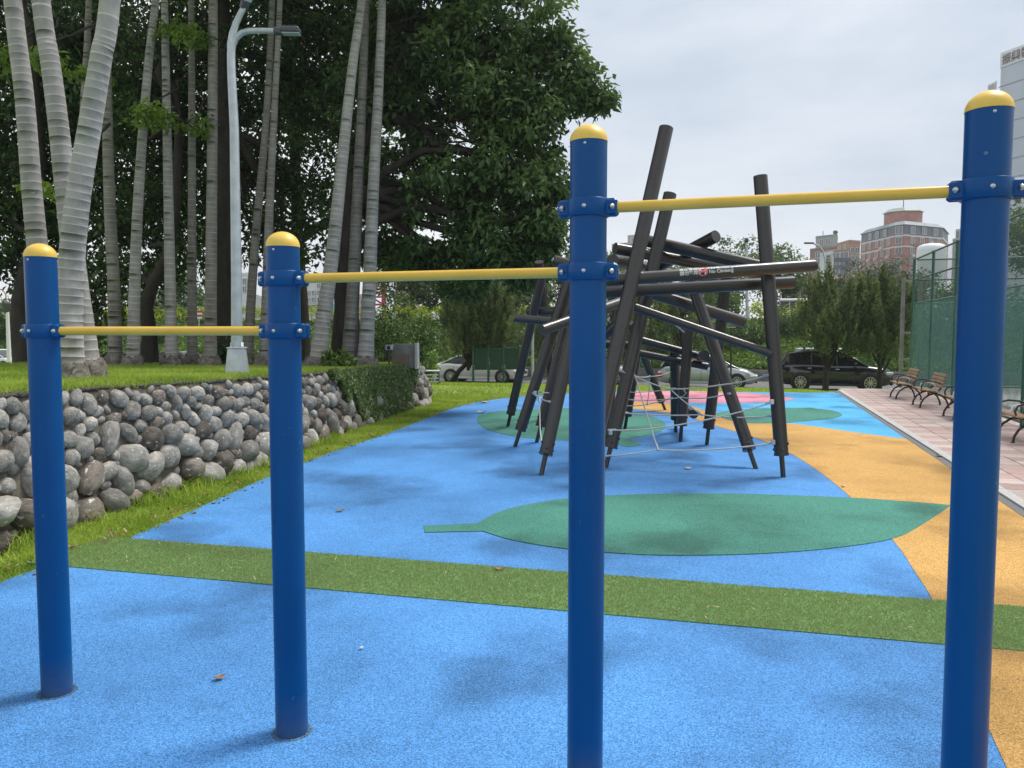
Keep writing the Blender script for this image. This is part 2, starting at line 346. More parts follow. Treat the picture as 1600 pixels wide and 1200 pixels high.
def ell_clusters(ells):
    """ells: (centre, radii, count): clusters biased to the outer shell"""
    out = []
    for c, r, n in ells:
        d = unit(n) * (rng.random((n, 1)) ** .42); out.append(np.array(c)[None] + d * np.array(r)[None])
    return np.concatenate(out)
def bez(a, b, sag=0, n=6, wob=.0):
    a, b = Vector(a), Vector(b); L_ = (b - a).length; P = []
    for i in range(n + 1):
        t = i / n; p = a.lerp(b, t); p.z += sag * 4 * t * (1 - t)
        if 0 < i < n: p += Vector((random.uniform(-1, 1), random.uniform(-1, 1), random.uniform(-1, 1))) * wob * L_
        P.append(p)
    return P
def limb(mb, a, b, r0, r1, sag=0, wob=.04, n=6, seg=8):
    P = bez(a, b, sag, n, wob); mb.tube(P, [r0 + (r1 - r0) * i / n for i in range(n + 1)], seg, caps=False); return P
def broad_tree(label, base, trunk_pts, r0, ells, m, leaf_n=42, crad=.5, ln=.15, wd=.075, group=None, name='shade_tree', twigs=.4, droop=.35, flat=.7):
    root = empty(name, base, label, 'tree', group); mb = MB(); tp = [Vector(p) for p in trunk_pts]
    k = len(tp); mb.tube(tp, [r0 * (1.35 if i == 0 else 1) * (1 - .5 * i / max(k - 1, 1)) for i in range(k)], 12, caps=False)
    cl = ell_clusters(ells)
    for c, r, n in ells:
        j = min(range(max(k // 2, 1), k), key=lambda i: (tp[i] - Vector(c)).length)
        P = limb(mb, tp[j], c, r0 * .42, r0 * .1, .06 * (tp[j] - Vector(c)).length, .05)
        for q in range(int(n * twigs)):
            d = Vector(unit(1)[0]); e = Vector(c) + Vector((d.x * r[0], d.y * r[1], d.z * r[2])) * random.uniform(.5, .95)
            limb(mb, P[random.randint(3, 6)], e, r0 * .085, r0 * .03, .1, .07, 3, 5)
    mb.build('trunk', M['bark'], root)
    me = leaves('crown', *cluster_leaves(cl, leaf_n, crad * (.7 + .6 * rng.random(len(cl))), ln, wd, droop, flat), m); link('crown', me, root)
    return root

# ------------------------------------------------------------------ terrain
def lerp(a, b, t): return a + (b - a) * max(0, min(1, t))
def gz(x, y):
    t = y + .3 * x
    if t < 26: return 0
    if t < 39.5: return -.8 * (t - 26) / 13.5
    if t < 46: return -.8
    if t < 46.3: return -.8 + .5 * (t - 46) / .3
    return lerp(-.3, 2.3, (t - 46.3) / 8)
def strip(name, ts, m, kind='structure', smin=-300, smax=300, n=40, dz=0, parent=None):
    mb = MB(); ss = [smin + (smax - smin) * i / n for i in range(n + 1)]
    V = [(s, t - .3 * s, gz(s, t - .3 * s) + dz) for t in ts for s in ss]; w = n + 1
    mb.add(V, [(j * w + i, j * w + i + 1, (j + 1) * w + i + 1, (j + 1) * w + i) for j in range(len(ts) - 1) for i in range(n)], 0, False)
    o = mb.build(name, m, parent)
    if not parent: tag(o, kind=kind)
    return o
lawn = strip('lawn', [-120, -20, 0, 26, 30, 34, 38], M['lawn'], dz=-.015)
road = strip('road', [38, 39.5, 46, 46.0], M['asphalt'], dz=-.015)
bank = strip('planted_bank', [46.01, 46.3, 49, 52, 54.3], M['bank'], dz=-.015)
farg = strip('far_ground', [54.3, 70, 120, 300, 1200], M['farg'], smin=-900, smax=900, dz=-.015)

def catmull(P, n=6, closed=False):
    P = [Vector((p[0], p[1], 0)) for p in P]; out = []; k = len(P)
    rngk = range(k) if closed else range(k - 1)
    for i in rngk:
        g = (lambda j: P[j % k]) if closed else (lambda j: P[max(0, min(k - 1, j))])
        a, b, c, d = g(i - 1), g(i), g(i + 1), g(i + 2)
        for q in range(n):
            t = q / n; out.append(.5 * ((2 * b) + (c - a) * t + (2 * a - 5 * b + 4 * c - d) * t * t + (3 * b - a - 3 * c + d) * t ** 3))
    if not closed: out.append(P[-1])
    return out
def sheet(name, poly, z, m, thick=.004):
    o = MB().prism(poly, z - thick, z, 0).build(name, m)
    return tag(o, kind='structure')
KD = Vector((.2935, 1, 0)).normalized(); KN = Vector((KD.y, -KD.x, 0))      # along the kerb / towards the paving
K0 = Vector((5.05, 8.0, 0))
def kerb_pt(Y, off=0): return K0 + KD * ((Y - K0.y) / KD.y) + KN * off
left_edge = catmull([(-4.5, -6), (-4.2, 0), (-3.85, 4), (-3.64, 5.6), (-3.32, 6.74), (-3.0, 9.6), (-2.65, 11.8), (-2.2, 13.73), (-1.7, 16.7), (-1.35, 18.6), (-.68, 20.4), (.3, 21.8), (1.8, 22.95), (3.4, 23.7)], 5)
FARL = Vector((3.4, 23.7, 0)); FARR = kerb_pt(23.1)
sheet('playground_surface', list(left_edge) + [FARR, kerb_pt(-6)][0:2], .02, M['blue_r'], .04)
yb = [G(*p) for p in [(975, 639), (1030, 645), (1076, 653), (1117, 667), (1175, 684), (1230, 708), (1280, 740), (1330, 781), (1395, 848), (1430, 899), (1458, 945)]]
yb += [Vector((2.44, 4.3, 0)), Vector((2.13, 3.43, 0)), Vector((1.75, 2.2, 0)), Vector((1.6, 0, 0)), Vector((1.9, -6, 0))]
yt = [G(*p) for p in [(975, 629), (1040, 631), (1076, 635), (1120, 649), (1180, 661), (1240, 664), (1340, 678), (1416, 688)]]
ytop = catmull(yt, 4); ybot = catmull(yb, 4)
ytop[-1] = kerb_pt(ytop[-1].y)
sheet('ochre_path', ytop + [kerb_pt(-6)] + ybot[::-1], .024, M['yel_r'])
fl = Vector((1.9, 22.9, 0))
far_edge = [Vector((2.2, 23.0, 0)), Vector((3.4, 23.62, 0)), FARR - Vector((0, .05, 0))]
sheet('light_blue_area', [Vector((2.2, 22.0, 0))] + far_edge + [ytop[-1]] + ytop[:-1][::-1], .024, M['sky_r'])
def oval(cx, cy, pts): pass
pk = [G(*p) for p in [(958, 619), (985, 613.6), (1050, 612.6), (1130, 613.6), (1200, 618), (1240, 625), (1210, 629), (1150, 631.5), (1080, 631), (1010, 630), (965, 627)]]
sheet('pink_circle', catmull(pk, 5, True), .0275, M['pink_r'], .0085)
g2 = [G(*p) for p in [(1118, 648), (1150, 642), (1200, 639.5), (1245, 639), (1268, 638.5), (1276, 640.5), (1300, 643), (1316, 650), (1300, 656), (1260, 660), (1220, 663), (1170, 663), (1135, 657)]]
sheet('far_leaf_print', catmull(g2, 4, True), .0275, M['teal_r'], .0085)
g3 = [G(*p) for p in [(745, 655), (765, 646), (820, 641), (890, 639), (960, 643), (1010, 650), (1037, 661), (1036, 673), (1015, 682), (985, 688), (1002, 697), (978, 700), (955, 693), (920, 691), (860, 689), (800, 683), (758, 671)]]
sheet('oval_leaf_print', catmull(g3, 4, True), .0245, M['teal_r'], .006)
lf = [G(*p) for p in [(662, 826), (745, 822), (775, 806), (820, 793), (900, 781), (1000, 776), (1150, 775), (1320, 781), (1400, 786), (1486, 793), (1440, 824), (1395, 846), (1300, 861), (1200, 869), (1100, 872), (1000, 871), (885, 862), (800, 848), (755, 834), (664, 836)]]
lp = [lf[0]] + catmull(lf[1:10], 4) + catmull(lf[9:19], 4)[1:] + [lf[19]]
sheet('large_leaf_print', lp, .0275, M['teal_r'], .007)
# artificial grass strip across the playground
TA, TB = Vector((-3.33, 6.73, 0)), Vector((2.85, 5.14, 0)); tdir = (TB - TA).normalized(); tn = Vector((tdir.y, -tdir.x, 0))
kq = None
def turf_pt(u, v): return TA + tdir * u + tn * v
ulen = 7.55; TW = .80
turf_poly = [turf_pt(-.05, 0), turf_pt(ulen, 0), turf_pt(ulen - .0, TW), turf_pt(-.22, TW), turf_pt(-.25, .5), turf_pt(-.2, .2)]
tf = MB().prism(turf_poly[::-1], .018, .027, 0).build('artificial_grass_strip', M['turf']); tag(tf, kind='structure')
n = 90000; u = rng.random(n) * (ulen + .2) - .2; v = rng.random(n) * TW
C = np.stack([TA.x + tdir.x * u + tn.x * v, TA.y + tdir.y * u + tn.y * v, np.full(n, .031)], 1); D = unit(n) * .9; D[:, 2] = .9
fo = link('turf_fibre', leaves('turf_fibre', C, D, unit(n), .018 + .012 * rng.random(n), .0038, rng.random(n), M['turf_f'], 0), tf); tag(fo, kind='stuff')

# kerb and tiled walk
kp = MB(); kb = [kerb_pt(-6), kerb_pt(23.6), kerb_pt(23.6, .10), kerb_pt(-6, .10)]
tag(MB().prism(kb[::-1], -.03, .028, 0).build('grey_edge_strip', M['kerb_dark']), kind='structure')
kerb = empty('granite_kerb', tuple(kerb_pt(8, .16)), kind='structure'); y = -4.0
while y < 23.8:
    y2 = min(y + .98, 23.9); a = [kerb_pt(y + .006, .102), kerb_pt(y2, .102), kerb_pt(y2, .222), kerb_pt(y + .006, .222)]
    MB().prism(a[::-1], -.05, .05, 0).build('kerb_stone', M['kerb'], kerb); y = y2 + .006
walk = tag(MB().prism([kerb_pt(-4, .224), kerb_pt(-4, 3.5), kerb_pt(24.9, 3.5), kerb_pt(24.9, .224)], -.05, .012, 0).build('tiled_walk', M['bed']), kind='structure')
TS = .37; tiles = []
tile_me = {}
for k_ in ('tile_p', 'tile_w'):
    tile_me[k_] = MB().rbox((0, 0, 0), (TS - .012, TS - .012, .04), .006).mesh('tile', M[k_])
ang = math.atan2(KN.y, KN.x); cells = []
for r_ in range(0, 80):
    for c_ in range(0, 8):
        p = K0 + KD * (-7 + r_ * TS) + KN * (.228 + TS / 2 + c_ * TS)
        if p.y > 24.6 or p.y < 4.2: continue
        cells.append((abs(p.x / max(p.y, .1) - .62) > .3, p.y, r_, c_, p))
cells.sort(key=lambda q: (q[0], q[1])); rest = MB()
for i, (_, _, r_, c_, p) in enumerate(cells):
    key = 'tile_p' if (r_ + (1 if random.random() < .06 else 0)) % 2 == 0 else 'tile_w'; zz = .012 + random.uniform(-.002, .003)
    if i < 290:
        o = link('tile', tile_me[key], walk, False); o.location = (p.x, p.y, zz); o.rotation_euler = (0, 0, ang)
    else: rest.rbox((p.x, p.y, zz), (TS - .012, TS - .012, .04), .006, ang, 0 if key == 'tile_p' else 1)
tag(rest.build('tile_field', [M['tile_p'], M['tile_w']], walk), kind='stuff')

# ------------------------------------------------------------------ stone wall and raised lawn
WL = catmull([(-5.2, 1.0), (-4.6, 3.6), (-4.22, 6.44), (-4.07, 7.6), (-3.78, 8.85), (-3.36, 10.8), (-2.95, 14.5), (-2.55, 17.6), (-2.15, 19.5), (-2.3, 20.4), (-3.2, 21.1), (-5, 21.5)], 10)
cum = [0]
for a, b in zip(WL, WL[1:]): cum.append(cum[-1] + (b - a).length)
def wpt(u):
    for i in range(len(WL) - 1):
        if cum[i + 1] >= u or i == len(WL) - 2:
            t = (u - cum[i]) / (cum[i + 1] - cum[i]); d = (WL[i + 1] - WL[i]).normalized(); return WL[i].lerp(WL[i + 1], t), d
def wh(Y): return lerp(1.27, .97, (Y - 6.5) / 13)
BAT = .16
def wsurf(u, v, off=0):
    p, d = wpt(u); nrm = Vector((d.y, -d.x, 0))
    return p + nrm * (off - v * BAT) + Vector((0, 0, v)), d, (nrm + Vector((0, 0, BAT))).normalized()
wall = empty('stone_wall', (WL[30].x, WL[30].y, 0), 'low retaining wall of rounded grey river stones below the palms', 'wall')
mb = MB(); nu = 60; us = [cum[-1] * i / nu for i in range(nu + 1)]; V = []
for u_ in us:
    p, d = wpt(u_); h = wh(p.y)
    for v_, o_ in ((-.1, 0), (h * .5, 0), (h - .04, 0), (h + .005, -.05), (h - .01, -.5)): V.append(wsurf(u_, v_, o_)[0])
mb.add(V, [(i * 5 + j, (i + 1) * 5 + j, (i + 1) * 5 + j + 1, i * 5 + j + 1) for i in range(nu) for j in range(4)])
mb.build('mortar', M['mortar'], wall)
# rough soil/concrete lip along the top
mb = MB()
for i in range(0, nu * 3):
    u_ = cum[-1] * (i + .5) / (nu * 3); p, d = wpt(u_); h = wh(p.y)
    q, dd, nn = wsurf(u_, h, -.03 + random.uniform(-.02, .02)); mb.rbox((q.x, q.y, q.z - .012 + random.uniform(-.008, .008)), (random.uniform(.1, .3), .1, random.uniform(.03, .045)), .012, math.atan2(dd.y, dd.x) + random.uniform(-.1, .1))
mb.build('top_edge', M['coping'], wall)
import bmesh
def stone_mesh(seed, mt='stone'):
    bm = bmesh.new(); bmesh.ops.create_icosphere(bm, subdivisions=2, radius=1); r_ = random.Random(seed)
    dirs = [Vector((r_.gauss(0, 1), r_.gauss(0, 1), r_.gauss(0, 1))).normalized() for _ in range(7)]; amp = [r_.uniform(-.22, .16) for _ in dirs]; cut = [r_.uniform(.6, .9) for _ in range(5)]
    for vtx in bm.verts:
        c = vtx.co.normalized(); s_ = 1 + sum(a * max(0, c.dot(d)) ** 3 for a, d in zip(amp, dirs)); q = c * s_
        for d, k_ in zip(dirs[:5], cut):
            e = q.dot(d) - k_
            if e > 0: q -= d * e * .8
        vtx.co = q
    me = bpy.data.meshes.new('stone'); bm.to_mesh(me); bm.free(); me.materials.append(M[mt])
    me.polygons.foreach_set('use_smooth', [True] * len(me.polygons)); return me
SM = [stone_mesh(i, 'stone_b' if i % 4 == 3 else 'stone') for i in range(16)]
u0 = next(c for c, p in zip(cum, WL) if p.y > 4.6); uI0 = next(c for c, p in zip(cum, WL) if p.y > 13.9); uI1 = next(c for c, p in zip(cum, WL) if p.y > 18.3); u1 = cum[-1] - 1.6
placed = []
def try_place(rmin, rmax, tries, gap, vlo, vhi):
    for _ in range(tries):
        u_ = random.uniform(u0, u1)
        p, _d = wpt(u_); h = wh(p.y); f = random.uniform(vlo, vhi); r_ = random.uniform(rmin, rmax); v_ = f * h
        if v_ + r_ * .75 > h - .015 or v_ - r_ * .6 < -.08: continue
        if all((u_ - a) ** 2 + ((v_ - b) * 1.12) ** 2 > (gap * (r_ + c)) ** 2 for a, b, c in placed): placed.append((u_, v_, r_))
random.seed(21)
try_place(.15, .195, 700, .86, .0, .42); try_place(.115, .15, 3000, .84, 0, .6); try_place(.085, .115, 7000, .84, .1, .9); try_place(.06, .085, 14000, .84, .2, 1); try_place(.042, .06, 9000, .88, 0, 1)
placed.sort(key=lambda q: -q[2] / (wpt(q[0])[0].y ** .8) * (.2 if uI0 + .5 < q[0] < uI1 else 1)); rest_s = MB()
for i, (u_, v_, r_) in enumerate(placed):
    P, d, nn = wsurf(u_, v_, r_ * random.uniform(.0, .22)); x = d; z = nn; y_ = z.cross(x).normalized()
    rot = Matrix((x, y_, z)).transposed().to_4x4() @ Matrix.Rotation(random.gauss(0, .6), 4, 'Z') @ Matrix.Rotation(random.choice([0, math.pi]) + random.gauss(0, .25), 4, 'X')
    s_ = (r_ * random.uniform(1.05, 1.45), r_ * random.uniform(.82, 1.08), r_ * random.uniform(.75, 1.0))
    mw = Matrix.Translation(P) @ rot @ Matrix.Diagonal((*s_, 1))
    if i < 299:
        o = link('stone', random.choice(SM), wall); o.matrix_basis = mw
    else:
        me = random.choice(SM); rest_s.add([mw @ v.co for v in me.vertices], [tuple(p.vertices) for p in me.polygons], 0, True)
if rest_s.v: tag(rest_s.build('small_stones', M['stone'], wall), kind='stuff')
# creeping fig on the far third
n = 26000; uu = rng.uniform(uI0 - .5, uI1 + .45, n); P = []; Nn = []
for a in uu:
    p, d = wpt(a); h = wh(p.y); e = min((a - uI0 + .5) / 2.2 + .15 * math.sin(a * 9), (uI1 + .45 - a) / 1.2 + .2 * math.sin(a * 13), .98 + .12 * math.sin(a * 5)); v_ = h * (1 - random.random() ** .85 * max(.12, min(1, e * 1.25))) + random.uniform(-.02, .05)
    q, dd, nn = wsurf(a, max(v_, .02), random.uniform(.05, .15) * (1.4 if random.random() < .08 else 1)); P.append(q[:]); Nn.append(nn[:])
P = np.array(P); Nn = np.array(Nn); D = unit(n) * .8; D[:, 2] -= .7
iv = link('creeping_fig', leaves('creeping_fig', P, D, Nn + unit(n) * .6, .05 + .03 * rng.random(n), .04, rng.random(n), M['ivy'])); tag(iv, 'mat of small-leaved creeper hanging over the far end of the stone wall', 'creeper', kind='stuff')

def wall_x(Y):
    if Y <= WL[0].y: return WL[0].x
    best = WL[-1].x
    for a, b in zip(WL, WL[1:]):
        if a.y <= Y <= b.y: return a.x + (b.x - a.x) * (Y - a.y) / max(b.y - a.y, 1e-6)
    return best
def lawn_z(x, y):
    h = wh(y); e = max(15.8, 20.2 + .42 * (x + 2)); f = max(0, min(1, (y - e) / 6)); f = f * f * (3 - 2 * f)
    return (h - .02 + .012 * max(0, -x - 4)) * (1 - f) + gz(x, y) * f - (.06 * f)
mb = MB(); ny, nx = 44, 26; V = []
for j in range(ny + 1):
    Y = -2 + 32 * j / ny; xr = wall_x(Y) - wh(Y) * BAT - .08 if Y < 20.3 else -2.4 - (Y - 20.3) * .15
    for i in range(nx + 1):
        X = xr - 42 * (i / nx) ** 1.6; z = lawn_z(X, Y)
        V.append((X, Y, z))
mb.add(V, [(j * (nx + 1) + i + 1, j * (nx + 1) + i, (j + 1) * (nx + 1) + i, (j + 1) * (nx + 1) + i + 1) for j in range(ny) for i in range(nx)], 0, True)
tag(mb.build('raised_lawn', M['lawn']), kind='structure')

def blades(name, P, hmin, hmax, w, lean=.5, parent=None, m=None, var=None):
    n = len(P); D = unit(n) * lean; D[:, 2] = 1; D /= np.linalg.norm(D, axis=1, keepdims=True); hh = rng.uniform(hmin, hmax, n)
    S = np.cross(D, unit(n)); S /= np.linalg.norm(S, axis=1, keepdims=True) + 1e-9; bend = unit(n) * .35; bend[:, 2] = -.1
    a = P - S * w / 2; b = P + S * w / 2; mid = P + D * hh[:, None] * .55; c = mid + S * w * .35; c2 = mid - S * w * .35; t = P + D * hh[:, None] + bend * hh[:, None]
    V = np.stack([a, b, c, c2, t], 1).reshape(-1, 3); i = np.arange(n) * 5
    Fc = np.concatenate([np.stack([i, i + 1, i + 2], 1), np.stack([i, i + 2, i + 3], 1), np.stack([i + 3, i + 2, i + 4], 1)])
    vv = rng.random(n) if var is None else var
    o = link(name, fast_mesh(name, V, Fc, m or M['grass'], attr=np.repeat(vv, 5)), parent); tag(o, kind='stuff'); return o
def clump(P, s=1.3):
    x, y = P[:, 0] * s, P[:, 1] * s
    return np.clip(.5 + .28 * (np.sin(x * 2.1 + 1.3 * np.sin(y * 1.7)) + np.sin(y * 2.6 + 1.1 * np.sin(x * 2.3 + 2))) * .7 + rng.normal(0, .2, len(P)), 0, 1)
# grass between wall foot and the rubber
n = 60000; Y = rng.uniform(3.2, 23, n); le = np.array([(p.x, p.y) for p in left_edge]); xe = np.interp(Y, le[:, 1], le[:, 0]); xw = np.array([wall_x(y) if y < 20 else -3.2 for y in Y])
X = xw + .02 + (xe + .03 - xw) * rng.random(n); P = np.stack([X, Y, np.full(n, -.01)], 1)
o = blades('wall_foot_grass', P, .025, .085, .009, .8, var=clump(P, 2)); tag(o, 'short ragged grass between the stone wall and the blue rubber', 'grass')
# taller weeds against the stones
n = 3500; Y = rng.uniform(4, 14, n); k = rng.random(n); keep = (np.sin(Y * 3.1) + np.sin(Y * 7.7 + 1)) > .1; Y = Y[keep]; n = len(Y)
P = np.stack([np.array([wall_x(y) for y in Y]) + np.abs(rng.normal(.1, .1, n)), Y, np.zeros(n)], 1)
o = blades('wall_foot_weeds', P, .08, .22, .013, .6); tag(o, 'taller weeds growing against the foot of the stone wall', 'weeds')
# raised lawn grass
n = 130000; Y = 5.5 + 14.5 * rng.random(n) ** .9; X = np.array([wall_x(y) for y in Y]) - .18 - np.minimum(rng.exponential(3.2, n), 16); P = np.stack([X, Y, [lawn_z(a, b) - .01 for a, b in zip(X, Y)]], 1)
o = blades('lawn_grass', P, .05, .15, .012, .6, var=clump(P, 1)); tag(o, 'bright green grass on the raised lawn above the wall', 'grass')
# back lawn
n = 80000; X = rng.uniform(-12, 22, n); T = rng.uniform(19.5, 38.3, n); Y = T - .3 * X; keep = (Y > 20.6) & ((Y > 23.75) | (X < np.interp(Y, le[:, 1], le[:, 0]) - .02)) & (X < 9 + .3 * (Y - 22)) ; X, Y = X[keep], Y[keep]; P = np.stack([X, Y, [gz(a, b) - .02 for a, b in zip(X, Y)]], 1)
o = blades('back_lawn_grass', P, .05, .13, .022, .6, var=clump(P, .7)); tag(o, 'mown grass between the far playground edge and the parked cars', 'grass')

# ------------------------------------------------------------------ horizontal bars
BD = Vector((math.cos(.2993), -math.sin(.2993), 0)); BN = Vector((BD.y, -BD.x, 0)); BN = -BN if BN.y > 0 else BN   # BN faces the camera
BP = [Vector((-2.2508, 3.8233, 0)) + BD * (1.3287 * i) for i in range(4)]
TOPS = [2.219, 2.226, 2.575, 2.583]; BARZ = [1.8026, 2.0255, 2.2639]
bars = empty('horizontal_bars', tuple(BP[1]), 'blue post pull-up bar set with three stepped yellow bars', 'pull-up bars')
PR = .07
def clamp_on(post, c, sides):
    mb = MB(); h = .066
    mb.lathe(c, [(PR - .001, -h / 2), (PR + .0075, -h / 2), (PR + .0095, -h / 2 + .003), (PR + .0095, h / 2 - .003), (PR + .0075, h / 2), (PR - .001, h / 2)], 36)
    Q = Matrix((BD, -BN, Vector((0, 0, 1)))).transposed()
    for s_ in (-1, 1):
        for f_ in (-1, 1):
            mb.rbox(c + BD * s_ * (PR + .016) + BN * f_ * .0165, (.054, .026, h - .002), .008, M=Q)
    mb.build('clamp', M['post'], post)
    for s_ in (-1, 1):
        MB().lathe(c + BD * s_ * (PR + .024) + BN * .0295, [(.0115, 0), (.0115, .003), (.0085, .004), (.0085, .009), (.004, .0125), (.0005, .013)], 10, axis=BN).build('bolt', M['steel'], post)
    MB().lathe(c + BN * (PR + .0088), [(.0085, 0), (.008, .004), (.0045, .0065), (.0005, .007)], 10, axis=BN).build('bolt', M['steel'], post)
for i, p in enumerate(BP):
    zt = TOPS[i] - .062
    post = MB().lathe(p, [(PR, -.06), (PR, zt)], 48).build('post', M['post'], bars)
    prof = [(PR + .0015, zt - .004), (PR + .0015, zt)] + [(max((PR + .0015) * math.cos(a), .0005), zt + .062 * math.sin(a)) for a in [R(q) for q in range(8, 91, 8)]] + [(.0005, zt + .062)]
    MB().lathe(p, prof, 40).build('cap', M['cap'], post)
    MB().lathe(p + BN * (PR - .001) + Vector((0, 0, zt - .02)), [(.006, 0), (.005, .003), (.0005, .004)], 8, axis=BN).build('bolt', M['steel'], post)
    MB().lathe(p, [(PR + .02, .0208), (PR + .012, .0225), (PR, .0215)], 24).build('base_ring', M['ring'], post)
    zs = sorted({BARZ[j] for j in (i - 1, i) if 0 <= j < 3})
    for z in zs: clamp_on(post, p + Vector((0, 0, z)), (-1, 1))
for j in range(3):
    a = BP[j] + BD * (PR + .012); b = BP[j + 1] - BD * (PR + .012); z = Vector((0, 0, BARZ[j]))
    MB().tube([a + z, b + z], .0205, 20).build('bar', M['bar'], bars)

# ------------------------------------------------------------------ climbing structure
cf = empty('climbing_frame', (2.2, 11.5, 0), 'climbing structure of jumbled dark bronze steel poles with grey ropes', 'climbing frame')
def pole(foot, top, Yt, r=.083, m='pole', low=.3, Yf=None):
    f = G(*foot) if Yf is None else at(foot[0], foot[1], Yf); t = at(top[0], top[1], Yt); d = (t - f).normalized(); f = Vector((f.x, f.y, f.z))
    s_ = f + d * low
    o = MB().tube([s_, t], r, 22, mcap=1).build('pole', [M[m], M['pole_end']], cf)
    MB().tube([f - d * .06, s_ + d * .02], .031, 12).build('steel_foot', M['pole'], o)
    mb = MB(); u = d.cross(Vector((0, 1, 0))).normalized(); w = d.cross(u)
    MB().tube([s_ - d * .014, s_ + d * .012], r + .006, 22).build('end_collar', M['pole'], o)
    for k in range(6):
        a = k * math.pi / 3 + .4; e = u * math.cos(a) + w * math.sin(a); c = s_ + d * (.06 if k % 2 else .13)
        MB().lathe(c + e * (r - .004), [(.018, 0), (.018, .012), (.011, .02), (.0005, .021)], 8, axis=e).build('bolt', M['pole'], o)
    return o
def beam(a, Ya, b, Yb, r=.075, m='pole', name='beam'):
    return MB().tube([at(a[0], a[1], Ya), at(b[0], b[1], Yb)], r, 22, mcap=1).build(name, [M[m], M['pole_end']], cf)
pole((1224, 748), (1188, 275), 9.95, .085)                       # right upright
pole((1182, 735), (1076, 428), 11.6, .083)                       # diagonal
pole((1104, 697), (1136, 424), 12.2, .085)
pole((1063, 692), (1076, 514), 12.7, .083, 'pole_brown')
pole((1056, 677), (1054, 545), 13.5, .083)
pole((1040, 642), (984, 505), 17.0, .085)
pole((914, 762), (1041, 200), 9.9, .088, 'pole_brown')           # tall leaning
pole((946, 733), (1047, 303), 10.9, .088)
pole((793, 668), (847, 432), 14.0, .08, 'pole_brown')
pole((868, 655), (842, 409), 14.6, .08)
pole((804, 700), (900, 404), 12.3, .085)
pole((845, 745), (910, 450), 10.6, .083, 'pole_brown')
pole((838, 693), (902, 440), 12.8, .083, 'pole_brown')
pole((976, 672), (1006, 488), 14.0, .083, 'pole_brown')
pole((948, 690), (967, 460), 13.6, .08)
fb_a, fb_b = at(918, 440, 9.62), at(1272, 415, 9.5)
fb = MB().tube([fb_a, fb_b, fb_b + (fb_b - fb_a).normalized() * .03], [.074, .074, .058], 26, mcap=1).build('beam', [M['pole_brown'], M['pole_end']], cf)
beam((935, 457), 10.3, (1240, 441), 10.2, .078)
beam((961, 388), 11.0, (1205, 432), 11.9, .08)
beam((957, 407), 10.4, (1052, 430), 12.6, .085, 'pole_brown')
beam((1000, 374), 11.3, (1222, 424), 10.6, .085)
beam((1119, 369), 10.9, (962, 452), 12.8, .085)
beam((992, 480), 10.05, (1206, 553), 9.72, .052, 'pole_brown')
beam((1015, 457), 11.6, (1162, 503), 11.9, .085, 'pole_brown')
beam((985, 527), 13.0, (1110, 561), 13.2, .062)
beam((984, 549), 13.6, (1106, 573), 13.4, .062)
beam((1100, 555), 12.5, (1086, 558), 14.4, .083)
beam((1084, 647), 12.9, (1066, 636), 14.6, .075)
beam((804, 497), 12.9, (872, 503), 12.8, .068, 'pole_brown')
beam((846, 516), 11.7, (974, 471), 13.2, .085, 'pole_brown')
beam((824, 486), 14.4, (930, 486), 14.0, .08)
beam((867, 407), 12.9, (950, 430), 12.6, .085, 'pole_brown')
beam((930, 536), 12.4, (972, 500), 12.2, .08)
beam((925, 538), 13.8, (1000, 540), 13.8, .07)
# curved belt between two poles
P = [at(a, b, 12.5) for a, b in [(1014, 496), (1030, 499), (1047, 505), (1060, 513), (1070, 522)]]
mb = MB(); V = []
for p in P: V += [p + Vector((0, .0, .035)), p + Vector((0, .16, .045)), p + Vector((0, .16, .03)), p + Vector((0, 0, .02))]
mb.add(V, [(i * 4 + j, i * 4 + (j + 1) % 4, i * 4 + 4 + (j + 1) % 4, i * 4 + 4 + j) for i in range(4) for j in range(4)]); mb.build('belt', M['galv'], cf)
def rope(pts, r=.0092):
    Q = [at(*p) for p in pts]; out = []
    for i in range(len(Q) - 1):
        a, b = Q[i], Q[i + 1]; L_ = (b - a).length
        for k in range(5): t = k / 5; q = a.lerp(b, t); q.z -= .035 * L_ * 4 * t * (1 - t) * .5; out.append(q)
    out.append(Q[-1]); o = MB().tube(out, r, 7).build('rope', M['rope'], cf)
    for q, d in ((Q[0], Q[1] - Q[0]), (Q[-1], Q[-2] - Q[-1])):
        d = d.normalized(); MB().tube([q - d * .02, q + d * .09], r * 1.7, 8).build('ferrule', M['galv'], o)
    return o
rope([(968, 579, 10.35), (990, 587, 10.6), (1047, 608, 11.2), (1096, 648, 11.4)])
rope([(987, 576, 10.6), (996, 598, 10.5), (1017, 668, 10.3), (1028, 702, 10.1)])
rope([(946, 713, 10.25), (1026, 703, 10.1), (1130, 701, 9.9), (1212, 691, 9.7)])
rope([(952, 672, 10.3), (1014, 670, 10.25), (1130, 650, 10.0), (1207, 628, 9.72)])
rope([(972, 645, 11.2), (1096, 648, 11.4), (1206, 650, 9.75)])
rope([(1047, 608, 11.2), (1130, 601, 10.6), (1200, 586, 9.75)])
rope([(978, 624, 14.2), (1065, 621, 12.7), (1140, 615, 10.6)])
rope([(976, 634, 14.2), (1011, 632, 13.6), (1050, 622, 13.5)])
rope([(980, 613, 14.2), (1050, 608, 13.5)], .007)
rope([(990, 586, 11.0), (1015, 588, 12.2), (1047, 581, 13.4)], .007)
rope([(1015, 588, 12.2), (1014, 612, 12.6), (1011, 632, 13.6)], .007)
rope([(1068, 608, 11.5), (1072, 614, 11.8), (1063, 621, 12.7)], .007)
rope([(834, 615, 12.1), (844, 623, 12.0), (863, 629, 12.2)])
rope([(843, 622, 12.0), (844, 672, 11.6), (848, 697, 10.1)])
